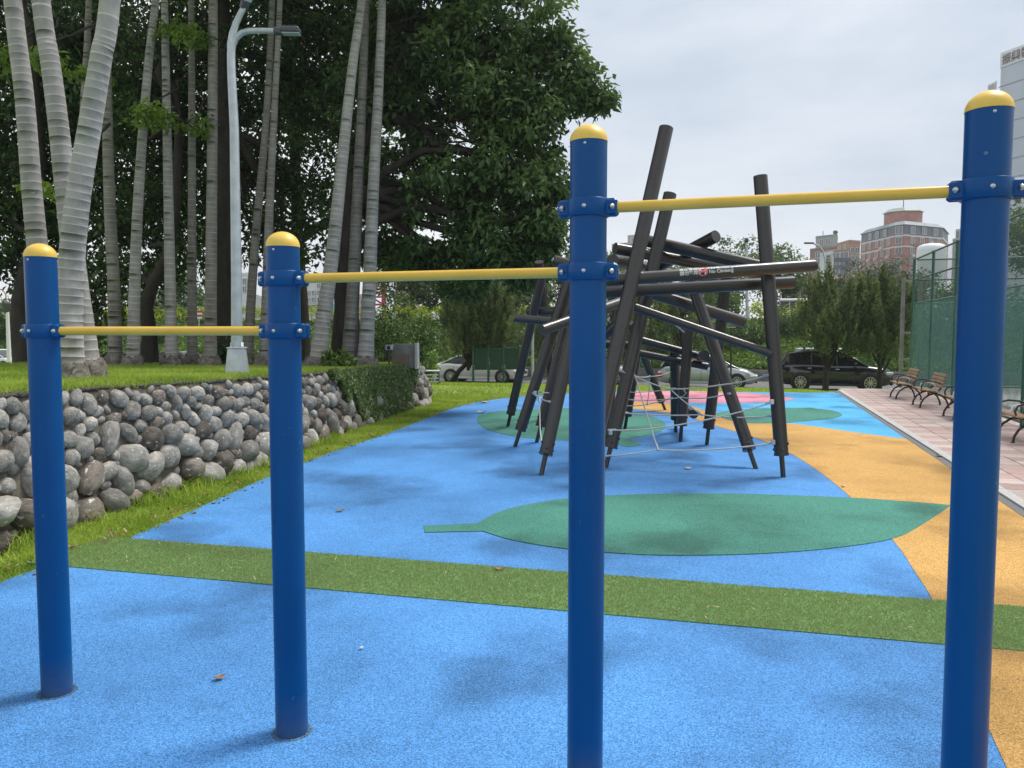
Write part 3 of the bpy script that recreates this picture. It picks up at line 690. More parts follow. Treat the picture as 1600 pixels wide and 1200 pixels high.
rope([(842, 612, 12.2), (866, 613, 12.9)])
rope([(950, 500, 12.0), (958, 506, 13.0)], .008)
for px, py, Y in ((954, 676, 10.22), (1208, 691, 9.6), (1206, 628, 9.62), (836, 614, 12.0)):
    c = at(px, py, Y); MB().rbox(c, (.05, .03, .06), .006).build('rope_bracket', M['galv'], cf)
# printed warning on the front beam
def text_mesh(body, size):
    cu = bpy.data.curves.new('print', 'FONT'); cu.body = body; cu.size = size; cu.resolution_u = 3; cu.offset = size * .012
    o = bpy.data.objects.new('print', cu); col.objects.link(o); dg = bpy.context.evaluated_depsgraph_get(); me = bpy.data.meshes.new_from_object(o.evaluated_get(dg))
    bpy.data.objects.remove(o); return me
ax = (fb_b - fb_a).normalized(); e1 = Vector((0, -1, 0)); e1 = (e1 - ax * e1.dot(ax)).normalized(); e2 = ax.cross(-e1); e2 = e2 if e2.z > 0 else -e2
def on_beam(me, u, ang0, name, m):
    for vtx in me.vertices:
        a = ang0 + vtx.co.y / .074; q = fb_a + ax * (u + vtx.co.x) + (e1 * math.cos(a) + e2 * math.sin(a)) * .0765; vtx.co = q
    me.materials.clear(); me.materials.append(m); o = link(name, me, fb); return o
ul = lambda px: (at(px, 425, 9.56).x - fb_a.x) / ax.x
on_beam(text_mesh('請勿攀爬！', .054), ul(1061), -.1, 'warning_print', M['white'])
on_beam(text_mesh('禁止穿越！', .054), ul(1061), .62, 'warning_print', M['white'])
on_beam(text_mesh('No Climbing', .055), ul(1106), -.08, 'warning_print', M['white'])
on_beam(text_mesh('No Crossing', .055), ul(1106), .60, 'warning_print', M['white'])
mb = MB(); Vc = [(0.0, 0.0, 0)] + [(.058 * math.cos(k * R(15)), .058 * math.sin(k * R(15)), 0) for k in range(24)]
me = MB().add(Vc, [(0, 1 + k, 1 + (k + 1) % 24) for k in range(24)]).mesh('warning_sign', M['redp']); on_beam(me, ul(1096.5), .32, 'warning_sign', M['redp'])
me = MB().add([(-.04, .03, 0), (.03, -.04, 0), (.04, -.03, 0), (-.03, .04, 0)], [(0, 1, 2, 3)]).mesh('warning_sign', M['white']); o = on_beam(me, ul(1096.5), .32, 'warning_slash', M['white'])
for v in o.data.vertices: v.co += (e1 * .8 + e2 * .6) * .002

# ------------------------------------------------------------------ palms
frond_me = None
def make_frond():
    n = 34; Pc = []; Pd = []; Ln = []
    for s_ in (-1, 1):
        for i in range(n):
            t = .12 + .88 * i / n; x = 2.6 * t; z = .9 * t - 1.9 * t * t; Pc.append((x + .18, s_ * .27 * (1 - .35 * t), z - .12)); Pd.append((.55, s_ * .8, -.45)); Ln.append(.75 * (1 - .6 * abs(t - .45)))
    V = leaves('fronds', np.array(Pc), np.array(Pd) + unit(2 * n) * .12, np.tile([0, 0, 1.], (2 * n, 1)), np.array(Ln), .05, rng.random(2 * n), M['frond'])
    return V
def palm(pts, Y, w0, w1, label, ex=3.0, dark=False, group='ring-barked palms on the raised lawn', base=None, rootk=1.25, crown=True, ring=.1):
    P = [at(x, y, Y) for x, y in pts]; b = P[-1]; zb = lawn_z(b.x, b.y); P[-1] = Vector((b.x, b.y, zb - .05)); P = P[::-1]
    d = (P[-1] - P[-2]).normalized(); d = (d + Vector((0, 0, .6))).normalized(); P += [P[-1] + d * ex * .5, P[-1] + d * ex + Vector((0, 0, .1))]
    cumL = [0]
    for a, c in zip(P, P[1:]): cumL.append(cumL[-1] + (c - a).length)
    Ltot = cumL[-1]; Lfr = cumL[-3]
    # smooth path by per-axis interpolation on a Catmull curve
    def cr(i, t):
        g = lambda j: P[max(0, min(len(P) - 1, j))]; a, b_, c, d_ = g(i - 1), g(i), g(i + 1), g(i + 2)
        return .5 * ((2 * b_) + (c - a) * t + (2 * a - 5 * b_ + 4 * c - d_) * t * t + (3 * b_ - a - 3 * c + d_) * t ** 3)
    def path(s_):
        for i in range(len(P) - 1):
            if cumL[i + 1] >= s_ or i == len(P) - 2: return cr(i, min(1, (s_ - cumL[i]) / (cumL[i + 1] - cumL[i])))
    r0 = w0 / F * Y / 2; r1 = w1 / F * Y / 2
    root = empty('palm_tree', (P[0].x, P[0].y, zb), label, 'palm', group); mb = MB(); s_ = .0; pts_, rad = [], []; mi = []
    while s_ < Ltot:
        st = ring * random.uniform(.82, 1.18) * (1.0 if s_ < Ltot * .6 else .8); r = r0 + (r1 - r0) * min(1.1, s_ / Lfr) ** .8; fl = 1 + .45 * math.exp(-s_ / .28)
        for q, k in ((0, 1.0), (.88, .996), (.92, 1.010)): pts_.append(path(min(s_ + st * q, Ltot))); rad.append(r * fl * k)
        mi += [0, 1, 1]; s_ += st
    nseg = 20 if Y < 11 else 14; tmp = MB(); tmp.tube(pts_, rad, nseg, caps=False)
    # ring faces slightly tilted at random along the trunk
    Varr = tmp.v; jit = random.Random(int(w0 * 100 + pts[0][0]))
    for i in range(len(pts_)):
        ta, tb = jit.uniform(-.007, .007), jit.uniform(-.007, .007)
        for j in range(nseg): x, y, z = Varr[i * nseg + j]; a = 2 * math.pi * j / nseg; Varr[i * nseg + j] = (x, y, z + (ta if i % 3 else 0) * math.cos(a) * .8)
    fm = [mi[i] for i in range(len(pts_) - 1) for j in range(nseg)]
    me = tmp.mesh('trunk', [M['palm_dk' if dark else 'palm'], M['palm_dk_ring' if dark else 'palm_ring']]); me.polygons.foreach_set('material_index', fm); tr = link('trunk', me, root)
    # fibrous root mass
    mb = MB(); prof = [(r0 * rootk * 1.5, -.12), (r0 * rootk * 1.45, .03), (r0 * rootk * 1.32, .1), (r0 * rootk * 1.28, .17), (r0 * 1.3, .23), (r0 * 1.1, .27)]
    mb.lathe((P[0].x, P[0].y, zb), prof, 22); mb.v = [(x + random.uniform(-.03, .03), y + random.uniform(-.03, .03), z + random.uniform(-.03, .03)) for x, y, z in mb.v]; mb.build('root_mass', M['root'], root)
    if crown:
        global frond_me
        frond_me = frond_me or make_frond(); tp = path(Ltot); cr_ = empty('crown', tp); cr_.parent = root; cr_.matrix_parent_inverse = wmat(root).inverted()
        for k in range(9):
            o = link('frond', frond_me, cr_, False); o.rotation_euler = (0, random.uniform(-.7, .25), k * 2.4 + random.uniform(-.3, .3)); s2 = random.uniform(.8, 1.05); o.scale = (s2,) * 3
        MB().tube([tp - Vector((0, 0, .2)), tp + Vector((0, 0, .45)), tp + Vector((0, 0, .9))], [r1 * 1.05, r1 * 1.15, r1 * .4], 10).build('crownshaft', M['leaf_lt'] if False else M['palm'], cr_)
    return root
palm([(20, 0), (38, 150), (50, 300), (62, 420), (72, 520), (80, 592)], 9.9, 33, 25, 'pale palm trunk rising at the far left behind the end blue post', 5.5, rootk=1.1)
palm([(64, 0), (79, 100), (92, 200), (104, 310), (117, 420), (130, 520), (138, 588)], 9.65, 36, 26, 'curving pale palm crossing behind the thick leaning palm', 5.5, rootk=1.1)
palm([(172, 0), (158, 90), (140, 200), (122, 310), (111, 420), (107, 520), (106, 592)], 9.2, 43, 29, 'thickest pale palm, leaning right, in front of its clump', 5.5, rootk=1.05)
palm([(140, -40), (137, 60), (130, 190), (128, 400), (150, 565)], 16.4, 14, 9, 'thin dark palm half hidden behind the pale clump', 2, True)
palm([(165, 60), (168, 200), (172, 330), (178, 450), (180, 564)], 15.6, 21, 14, 'grey palm just right of the pale clump', 3, True)
palm([(243, 0), (232, 100), (220, 250), (212, 400), (207, 565)], 15.4, 20, 11, 'slender palm leaning right towards its top beside a straight one', 3)
palm([(257, 0), (261, 200), (265, 400), (268, 563)], 15.9, 20, 10, 'straight slender palm right of the leaning slender palm', 3)
palm([(299, 30), (300, 200), (300, 400), (300, 563)], 16.5, 16, 9, 'thin dark palm midway to the street lamp', 3, True)
palm([(333, 0), (332, 200), (330, 400), (328, 562)], 15.8, 20, 13, 'straight palm close left of the galvanised street lamp', 3, True)
palm([(424, 40), (415, 200), (397, 400), (386, 558)], 16.6, 16, 9, 'dark palm close right of the street lamp pole', 2, True)
palm([(437, 10), (430, 150), (421, 330), (412, 557)], 16.2, 17, 8, 'palm between the lamp and the second blue post', 1.2, True)
palm([(565, 0), (550, 110), (535, 250), (519, 400), (505, 500), (496, 575)], 16.4, 27, 12, 'leaning palm, leftmost of the three beside the cabinet lawn', 3.5)
palm([(572, 0), (566, 150), (559, 300), (552, 450), (544, 572)], 17.0, 24, 11, 'middle palm of the three right of the second blue post', 3.5, True)
palm([(597, 0), (591, 150), (583, 300), (577, 450), (570, 572)], 16.9, 25, 12, 'rightmost of all the ring-barked palms', 3.5)

# ------------------------------------------------------------------ large shade trees
def E3(px, py, Y, r, n, ry=None): return (tuple(at(px, py, Y)), (r, ry or r * 1.15, r * .85), n)
b = at(541, 566, 18.2); zt = lawn_z(b.x, b.y)
T = [Vector((b.x, b.y, zt - .1)), at(541, 480, 18.2), at(536, 400, 18.3), at(545, 300, 18.4), at(575, 180, 18.6), at(620, 40, 18.8)]
ells = [E3(690, 40, 19, 2.3, 54), E3(775, 20, 18.6, 1.5, 36), E3(850, 95, 18.3, .8, 20), E3(892, 135, 18.2, .55, 13), E3(925, 160, 18.1, .3, 7), E3(610, 150, 19, 1.9, 42), E3(735, 170, 18.8, 1.7, 46), E3(825, 200, 18.4, 1.05, 30),
        E3(690, 290, 18.6, 1.2, 24), E3(800, 285, 18.2, 1.25, 36), E3(850, 300, 18.1, .62, 16), E3(845, 370, 18, .7, 20), E3(770, 375, 18.2, .9, 22), E3(600, 280, 19.5, 1.3, 18), E3(610, 30, 20, 2.2, 44), E3(660, 400, 18.4, .75, 14), E3(730, 440, 18.4, .6, 13), E3(820, 430, 18.2, .55, 13), E3(600, 400, 19, .6, 8),
       
        E3(700, -160, 19, 2.6, 60), E3(780, -110, 18.6, 1.5, 34), E3(560, -120, 20, 2.2, 40)]
big = broad_tree('large dark-leaved spreading tree behind the three right palms', (b.x, b.y, zt), T, .3, ells, M['leaf'], 92, .5, .185, .09, 'broadleaf trees behind the palms', 'spreading_tree', .35)
mb = MB()
for pts, r in [([(545, 400), (590, 345), (650, 322), (720, 335), (790, 350), (850, 320)], .13), ([(548, 330), (600, 270), (660, 235), (730, 235)], .12), ([(560, 250), (600, 150), (640, 60)], .12), ([(640, 190), (720, 215), (800, 250)], .05), ([(720, 335), (760, 310), (810, 300)], .05)]:
    Q = [at(x, y, 18.3 - .1 * i) for i, (x, y) in enumerate(pts)]; mb.tube(Q, [r * (1 - .75 * i / len(Q)) for i in range(len(Q))], 8, caps=False)
mb.build('limb', M['bark'], big)
def tree_spec(label, bpx, Y, trunk, r0, ells, m='leaf_dk', **k):
    b = at(bpx[0], bpx[1], Y); z = lawn_z(b.x, b.y) if b.x < -2 else gz(b.x, b.y); T = [Vector((b.x, b.y, z - .15))] + [at(x, y, Y) for x, y in trunk]
    return broad_tree(label, (b.x, b.y, z), T, r0, ells, M[m], group=k.pop('group', 'broadleaf trees behind the palms'), **k)
tree_spec('shade tree with straight dark trunk just left of the lamp pole', (354, 560), 18.5, [(353, 470), (352, 350), (350, 200), (350, 60), (345, -60)], .28,
          [E3(350, 60, 20, 2.3, 56), E3(450, 40, 20.5, 2.3, 54), E3(430, 170, 20, 1.7, 34), E3(510, 170, 20.5, 1.6, 32), E3(480, 290, 20, 1.3, 26), E3(400, 290, 20, 1.1, 18), E3(330, 200, 20.5, 1.6, 30), E3(470, 385, 19.5, .9, 15), E3(400, 380, 20, .7, 9), E3(320, 320, 20.5, 1.1, 20), E3(520, 60, 21, 2, 44), E3(400, -130, 20, 3, 60)], leaf_n=58, crad=.58, ln=.155, wd=.085, twigs=.45)
tree_spec('shade tree with forked trunk among the slender palms', (232, 566), 17.6, [(234, 520), (228, 480), (240, 440), (262, 400), (275, 330), (280, 200)], .17,
          [E3(250, 80, 20, 2.2, 58), E3(180, 130, 20.5, 2.0, 52), E3(260, 210, 20, 1.7, 40), E3(190, 260, 20, 1.6, 36), E3(260, 320, 19.5, 1.2, 26), E3(190, 360, 19.5, 1.1, 24), E3(285, 395, 19, .8, 16), E3(215, 430, 18.8, .75, 14), E3(170, 440, 19, .7, 12), E3(130, 30, 21, 2.2, 54), E3(220, -100, 20, 3, 60)], leaf_n=58, crad=.58, ln=.155, wd=.085, twigs=.4)
tree_spec('shade tree with dark swollen trunk at the far left edge', (46, 570), 18.5, [(36, 520), (34, 470), (42, 430), (55, 380), (60, 250), (50, 100)], .26,
          [E3(40, 60, 20, 2.3, 60), E3(100, 180, 20.5, 1.9, 48), E3(10, 200, 20, 1.9, 44), E3(60, 290, 20, 1.5, 36), E3(120, 320, 20.5, 1.1, 22), E3(0, 340, 19.5, 1.0, 22), E3(75, 385, 19.5, .7, 13), E3(15, 400, 19, .6, 12), E3(-60, 100, 20, 2.4, 50), E3(-80, 300, 20, 1.6, 26), E3(30, -120, 20, 3, 60), E3(45, 430, 19, .32, 6)], leaf_n=58, crad=.58, ln=.155, wd=.085, twigs=.4)
tree_spec('dense dark tree deeper behind the palms, left half', (120, 545), 25, [(122, 480), (125, 380), (130, 200)], .3,
          [E3(x, y, 26, 2.2, 15) for x in (-60, 60, 180, 300) for y in (-40, 90, 220)] + [E3(x, y, 26, 1.4, 6) for x in (10, 140, 250, 330) for y in (330,)], leaf_n=80, crad=.75, ln=.2, wd=.11, twigs=.1)
tree_spec('dense dark tree deeper behind the palms, right half', (470, 545), 26, [(470, 480), (465, 380), (460, 200)], .3,
          [E3(x, y, 27, 2.3, 15) for x in (400, 500, 600) for y in (-40, 90, 210)] + [E3(x, y, 27, 1.5, 6) for x in (400, 470, 560) for y in (320,)] + [E3(660, 330, 26, 1.2, 6)], leaf_n=80, crad=.75, ln=.2, wd=.11, twigs=.1)
tree_spec('shade tree mostly outside the left picture edge', (-330, 566), 19, [(-330, 480), (-325, 380), (-320, 200)], .25,
          [E3(x, y, 20, 2.3, 34) for x in (-420, -300, -190) for y in (-60, 90, 230)] + [E3(-250, 350, 20, 1.3, 14)], leaf_n=58, crad=.6, ln=.16, wd=.085, twigs=.2)
# brighter sprays hanging among the palms
for i, (px, py, Y, r, n, lb) in enumerate([(232, 178, 14.8, .45, 9, 'light green leaf spray hanging beside the leaning slender palm'), (290, 190, 15.3, .5, 8, 'light green leaf spray hanging between slender palm and thin dark palm'), (285, 60, 15.5, .55, 9, 'light green leaf spray high between the slender palms'), (8, 100, 14, .4, 9, 'light green leaf spray at the upper left picture edge'), (55, 90, 13, .3, 4, 'small light green spray between the pale palm trunks'), (120, 120, 14.5, .4, 5, 'light green spray behind the curving pale palm'), (72, 300, 12.5, .22, 4, 'low light green spray between the pale palm trunks')]):
    c = at(px, py, Y); root = empty('leaf_spray', tuple(c), lb, 'foliage', 'bright leaf sprays'); cl = ell_clusters([(tuple(c), (r, r, r * .45), n)])
    mb = MB(); hang = c + Vector((random.uniform(-.4, .4), 2.2, 1.6)); limb(mb, hang, c, .03, .012, 0, .05)
    for q in cl: limb(mb, c, q, .012, .005, 0, .05, 3, 5)
    mb.build('twig', M['bark'], root); link('foliage', leaves('foliage', *cluster_leaves(cl, 30, .3, .13, .065, .2, .5), M['leaf_lt']), root)

# ------------------------------------------------------------------ junipers, shrubs, far trees
def juniper(label, base, h, w, trunk_h, seed, n=150, group='junipers along the road', lean=0, fork=True, k=52, y0=None):
    bx, by, bz = base; root = empty('juniper_tree', base, label, 'tree', group); mb = MB(); r_ = random.Random(seed); r0 = .05 * w / 1.5 + .04
    top = Vector((bx + lean, by, bz + trunk_h * 1.4)); mb.tube([(bx, by, bz - .1), (bx + lean * .3, by, bz + trunk_h * .5), top], [r0 * 1.3, r0, r0 * .8], 9, caps=False)
    cl = []; nb = 11
    spires = [(r_.uniform(-.62, .62) * w, r_.uniform(-.55, .55) * w, r_.uniform(.78, 1.0), r_.uniform(.3, .45) * w) for _ in range(nb)] + [(0, 0, .96, .45 * w)]
    for sx, sy, sh, sr in spires:
        cx, cy = bx + lean + sx, by + sy; hh = trunk_h + (h - trunk_h) * (sh * (1 - .25 * (abs(sx) + abs(sy)) / w)); z0 = bz + trunk_h * r_.uniform(.95, 1.5)
        limb(mb, (bx + lean * .6, by, bz + trunk_h * r_.uniform(.5, 1.1)), (cx, cy, bz + hh * .8), r0 * .55, r0 * .12, 0, .03)
        for q in range(int(n / nb * .62)):
            t = r_.random() ** .8; zz = z0 + (bz + hh - z0) * t; rr = sr * (1 - t ** 1.6) * r_.uniform(.35, 1) * min(1, .45 + t * 3); a = r_.uniform(0, 6.283); cl.append((cx + rr * math.cos(a), cy + rr * math.sin(a), zz))
    mb.build('trunk', M['bark'], root); cl = np.array(cl)
    c = np.repeat(cl, k, 0); m = len(c); tt = rng.random(m); th = rng.random(m) * 6.283; hgt_ = np.repeat(.4 + .6 * rng.random(len(cl)), k); rad_ = .21 * (1 - tt) ** .8 * np.sqrt(rng.random(m)) + .01
    tilt = c - np.array([bx + lean, by, 0]); tilt = tilt[:, :2] / w * .35
    o = np.stack([rad_ * np.cos(th) + tilt[:, 0] * tt * hgt_, rad_ * np.sin(th) + tilt[:, 1] * tt * hgt_, tt * hgt_ - .1], 1); D = np.stack([np.cos(th) * .8 + tilt[:, 0], np.sin(th) * .8 + tilt[:, 1], np.full(m, .8)], 1) + unit(m) * .5
    var = np.clip(np.repeat(rng.random(len(cl)) ** 1.4, k) * .6 + rng.random(m) * .2 + tt * .3 - .08, 0, 1)
    link('crown', leaves('crown', c + o, D, unit(m), .14 * (1 + .4 * (rng.random(m) - .5)), .05, var, M['juniper'], .1), root); return root
def gpt(px, Y): x = (px - 800) / F * Y / math.cos(TH) * 1.0; return (x, Y, gz(x, Y))
juniper('juniper tree with twin stems in front of the black SUV', gpt(1290, 31.5), 4.7, 1.95, 1.2, 3, 520)
juniper('juniper tree beside the fence corner at the nose of the black SUV', gpt(1374, 31), 4.7, 1.6, 1.1, 4, 460)
juniper('wide low juniper leaning over the white sedan', gpt(703, 37), 5.0, 2.2, 1.1, 5, 900, lean=1.4)
juniper('juniper behind the white sedan, right of the leaning one', gpt(782, 44.5), 5.6, 1.8, 1.0, 6, 420)
juniper('juniper seen through the left poles of the climbing frame', gpt(880, 44.5), 4.8, 1.9, .8, 8, 420)
juniper('dark juniper behind the middle of the climbing frame', gpt(990, 44), 5.4, 1.9, .9, 9, 460)
juniper('dark juniper behind the silver hatchback', gpt(1065, 43.5), 5.2, 1.9, .9, 10, 460)
juniper('small juniper on the lawn between pale palm clump and grey palm', (at(152, 560, 19).x, 19, lawn_z(at(152, 560, 19).x, 19)), 2.3, .55, .15, 12, 80)
def shrub(label, c, r, m, n=60, leaf=.12, k=40, group='shrubs behind the lawn', name='shrub', crad=.3):
    root = empty(name, (c[0], c[1], c[2]), label, 'shrub', group); cl = ell_clusters([((c[0], c[1], c[2] + r[2]), r, n)]); mb = MB()
    for q in cl[::4]: limb(mb, (c[0] + random.uniform(-.2, .2) * r[0], c[1], c[2] - .05), q, .022, .006, 0, .05, 4, 5)
    mb.build('stems', M['bark'], root); link('foliage', leaves('foliage', *cluster_leaves(cl, k, crad, leaf, leaf * .5, .1, .8), m), root); return root
x = at(628, 560, 23.5); shrub('leafy green shrub behind the concrete block', (x.x, 23.5, gz(x.x, 23.5)), (1.15, 1.0, 1.45), M['leaf_far'], 80, .12, 45)
x = at(596, 560, 22); shrub('dark shrub beside the rightmost palm', (x.x, 22, lawn_z(x.x, 22) - .1), (.55, .6, 1.0), M['leaf'], 40, .11, 45)
x = at(440, 560, 19); shrub('low dark fern clump right of the lamp base', (at(362, 560, 17).x, 17, lawn_z(-6, 17) - .1), (.35, .35, .3), M['leaf_dk'], 16, .12, 40)
x = at(735, 585, 33); shrub('bright yellow green shrub beside the wide juniper trunk', (at(667, 585, 30).x, 30, gz(-3, 30)), (.5, .5, .55), M['cover'], 30, .13, 40)
x = at(525, 560, 19); shrub('fern at the foot of the middle palm of three', (at(527, 560, 15.4).x, 15.4, lawn_z(-3.4, 15.4) - .05), (.22, .22, .2), M['cover'], 8, .14, 30)
for px, t, r, lb in ((1012, 48, (1.2, 1, .8), 'round dark shrub on the bank behind the climbing frame'), (1170, 50, (1.5, 1, .9), 'round green shrub on the bank left of the black SUV'), (850, 49, (1.4, 1, .9), 'round dark shrub on the bank by the left climbing poles'), (250, 50, (1.6, 1, .8), 'round shrub on the bank behind the slender palms'), (430, 51, (1.5, 1, .9), 'round shrub on the bank beside the second blue post'), (1225, 51.5, (1.3, 1, .9), 'pale green shrub on the bank under the orange roof')):
    k_ = (px - 800) / F; Y_s = t / (1 + .3 * k_); shrub(lb, (k_ * Y_s, Y_s, gz(k_ * Y_s, Y_s)), r, M['leaf'] if 'dark' in lb else M['leaf_far'], 46, .17, 40, 'shrubs on the bank', crad=.4)
# golden hedges along the top of the bank
def bank_z(x, t): return gz(x, t - .3 * x)
segs = [(-46, -30), (-30, -19), (-19, -10), (-10, -3), (-3, 5), (5, 11), (15, 20)]
lbls = ['golden hedge on the bank beyond the far-left lamp', 'golden hedge on the bank behind the pale palm clump', 'golden hedge on the bank behind the three right palms', 'golden hedge on the bank above the shrub by the concrete block', 'golden hedge on the bank behind the left climbing poles', 'golden hedge on the bank behind the climbing frame middle', 'golden hedge on the bank left of the orange roofed house']
for (a, b), lb in zip(segs, lbls):
    t0 = 54.5; cl = []
    for _ in range(int((b - a) * 9)):
        x = random.uniform(a, b); t = t0 + random.uniform(-.7, .7); cl.append((x, t - .3 * x, bank_z(x, t) + random.random() ** .6 * 1.25))
    root = empty('hedge', ((a + b) / 2, t0 - .3 * (a + b) / 2, bank_z((a + b) / 2, t0)), lb, 'hedge', 'golden hedges along the top of the bank'); mb = MB()
    for q in cl[::5]: limb(mb, (q[0], q[1], bank_z(q[0], t0) - .1), q, .03, .01, 0, .04, 2, 4)
    mb.build('stems', M['bark'], root); link('foliage', leaves('foliage', *cluster_leaves(np.array(cl), 30, .42, .2, .11, -.2, .8), M['hedge']), root)
# ground cover on the bank
n = 90000; X = rng.uniform(-48, 30, n); T = 46.2 + 8.6 * rng.random(n); Y = T - .3 * X
P = np.stack([X, Y, [gz(a, b_) + .05 + .28 * random.random() for a, b_ in zip(X, Y)]], 1); D = unit(n); D[:, 2] += .3; Nn = unit(n) * .7; Nn[:, 1] -= .5; Nn[:, 2] += .7
link_o = link('ground_cover', leaves('ground_cover', P, D, Nn, .2 + .1 * rng.random(n), .14, clump(P, .45), M['cover'])); tag(link_o, 'bright green ground cover on the bank behind the parked cars', 'ground cover', kind='stuff')
# low kerb wall at the foot of the bank
rw = MB(); pts = [(x, 46.0 - .3 * x) for x in range(-60, 41, 5)]
for i in range(len(pts) - 1):
    (xa, ya), (xb, yb_) = pts[i], pts[i + 1]; rw.box(((xa + xb) / 2, (ya + yb_) / 2, -.55), (math.hypot(xb - xa, yb_ - ya) - .01, .25, .62), math.atan2(yb_ - ya, xb - xa))
tag(rw.build('bank_kerb_wall', M['conc']), 'low grey concrete wall at the foot of the green bank', 'wall')
# trees further back
def far_tree(label, px, py_c, Y, rx, rz, m, n=70, leaf=.3, k=30, name='background_tree', crad=.8):
    c = at(px, py_c, Y); zg = gz(c.x, Y); ells = [(tuple(c), (rx, rx, rz), n)]
    for j in range(4): a = random.uniform(0, 6.28); ells.append(((c.x + rx * .6 * math.cos(a), Y + rx * .5 * math.sin(a), c.z + rz * random.uniform(-.5, .5)), (rx * .5, rx * .5, rz * .5), n // 4))
    return broad_tree(label, (c.x, Y, zg), [(c.x, Y, zg - .3), (c.x + .2, Y, zg + (c.z - zg) * .5), (c.x, Y, c.z)], .22, ells, m, k, crad, leaf, leaf * .55, 'trees beyond the bank', name, .1)
far_tree('pale green tree beyond the bank behind the right upright pole', 1150, 425, 70, 3.6, 3.0, M['leaf_far'], 100)
far_tree('pale green tree left of the brown apartment blocks', 1222, 432, 74, 2.6, 3.0, M['leaf_far'], 80)
far_tree('grey green flowering tree behind the right junipers', 1375, 455, 60, 3.6, 2.6, M['leaf_grey'], 110)
far_tree('grey green tree behind the left of the two right junipers', 1330, 468, 62, 2.6, 2.2, M['leaf_grey'], 70)
far_tree('dark tree beyond the bank behind the left climbing poles', 850, 440, 64, 3.8, 3.2, M['leaf'], 100)
far_tree('dark tree beyond the bank under the spreading tree', 760, 430, 62, 4.2, 3.6, M['leaf'], 110)
far_tree('dark tree beyond the bank left of the spreading tree limb', 690, 438, 66, 3.6, 3.2, M['leaf'], 90)
far_tree('mid green tree beyond the bank behind the climbing frame', 1030, 452, 66, 3.6, 2.8, M['leaf_far'], 90)
far_tree('dark tree beyond the bank behind the third blue post', 940, 445, 64, 3.6, 3.0, M['leaf'], 90)
far_tree('rounded tree beyond the bank seen under the forked tree', 300, 470, 66, 2.8, 3.0, M['leaf'], 70)
far_tree('pale tree beyond the bank right of the grey palm', 228, 488, 70, 2.4, 2.4, M['leaf_far'], 60)
far_tree('pale tree on the bank at the far left edge', 20, 500, 62, 2.2, 1.8, M['leaf_far'], 60)
far_tree('tree rising above the court fence at the right edge', 1612, 360, 48, 3.0, 3.0, M['leaf_far'], 80)
far_tree('dark tree behind the court fence beside the junipers', 1440, 510, 44, 2.2, 2.0, M['leaf_grey'], 70)
far_tree('low tree behind the court fence near the last blue post', 1530, 500, 46, 2.4, 2.2, M['leaf_far'], 70)
far_tree('dark tree beyond the bank right of the red steel structure', 640, 440, 60, 2.6, 3.0, M['leaf'], 80)
far_tree('mid green tree on the bank above the silver hatchback', 1120, 475, 58, 2.0, 1.6, M['leaf_far'], 50)
# ------------------------------------------------------------------ street lamp on the raised lawn
LX = at(371, 583, 11.6); lz = lawn_z(LX.x, LX.y); lamp = empty('street_lamp', (LX.x, LX.y, lz), 'tall galvanised double-arm street lamp standing behind the stone wall', 'street lamp')
mb = MB(); mb.rbox((LX.x, LX.y, lz + .015), (.40, .40, .06), .01); mb.box((LX.x, LX.y, lz + .235), (.32, .32, .38), .25, taper=.74); mb.rbox((LX.x, LX.y, lz + .43), (.27, .27, .02), .005, .25)
mb.build('base', M['galv'], lamp)
for a in range(4):
    c = Vector((LX.x + .105 * math.cos(a * R(90) + 1.0), LX.y + .105 * math.sin(a * R(90) + 1.0), lz + .44)); MB().lathe(c, [(.016, 0), (.016, .02), (.009, .02), (.009, .07), (.0005, .072)], 8).build('anchor_bolt', M['galv'], lamp)
Lp = lambda px, py: at(px, py, 11.6)
top = Lp(366, 78)
MB().tube([Vector((LX.x, LX.y, lz + .43)), Lp(369.5, 430), Lp(366, 200), Lp(361.5, 110), Lp(361, 82)], [.08, .075, .064, .058, .056], 20).build('pole', M['galv'], lamp)
MB().tube([Lp(361.5, 88), Lp(361, 70), Lp(363.5, 52), Lp(369, 36), Lp(376, 21), Lp(383, 8)], [.056, .055, .05, .046, .043, .042], 14).build('arm', M['galv'], lamp)
MB().tube([Lp(361.5, 84), Lp(363.5, 70), Lp(369, 59), Lp(378, 51.5), Lp(388, 48.5), Lp(410, 48.2), Lp(432, 48.6)], [.05, .05, .046, .044, .042, .040, .040], 14).build('arm', M['galv'], lamp)
def head(c, d):
    d = d.normalized(); up = Vector((0, 0, 1)); up = (up - d * up.dot(d)).normalized(); sd_ = d.cross(up); Q = Matrix((d, sd_, up)).transposed(); mb = MB()
    mb.rbox(c + d * .04, (.13, .11, .09), .015, M=Q); mb.rbox(c + d * .21 + up * .012, (.27, .15, .085), .02, M=Q)
    for k in range(6): mb.box(c + d * (.12 + k * .035) + up * .06, (.008, .13, .02), M=Q)
    o = mb.build('lamp_head', M['headg'], lamp); MB().rbox(c + d * .22 - up * .036, (.25, .13, .014), .004, M=Q).build('lens', M['led'], o)
head(Lp(431, 48.6), Vector((1, 0, -.02))); head(Lp(381, 11), Vector((.5, -.45, .9)))

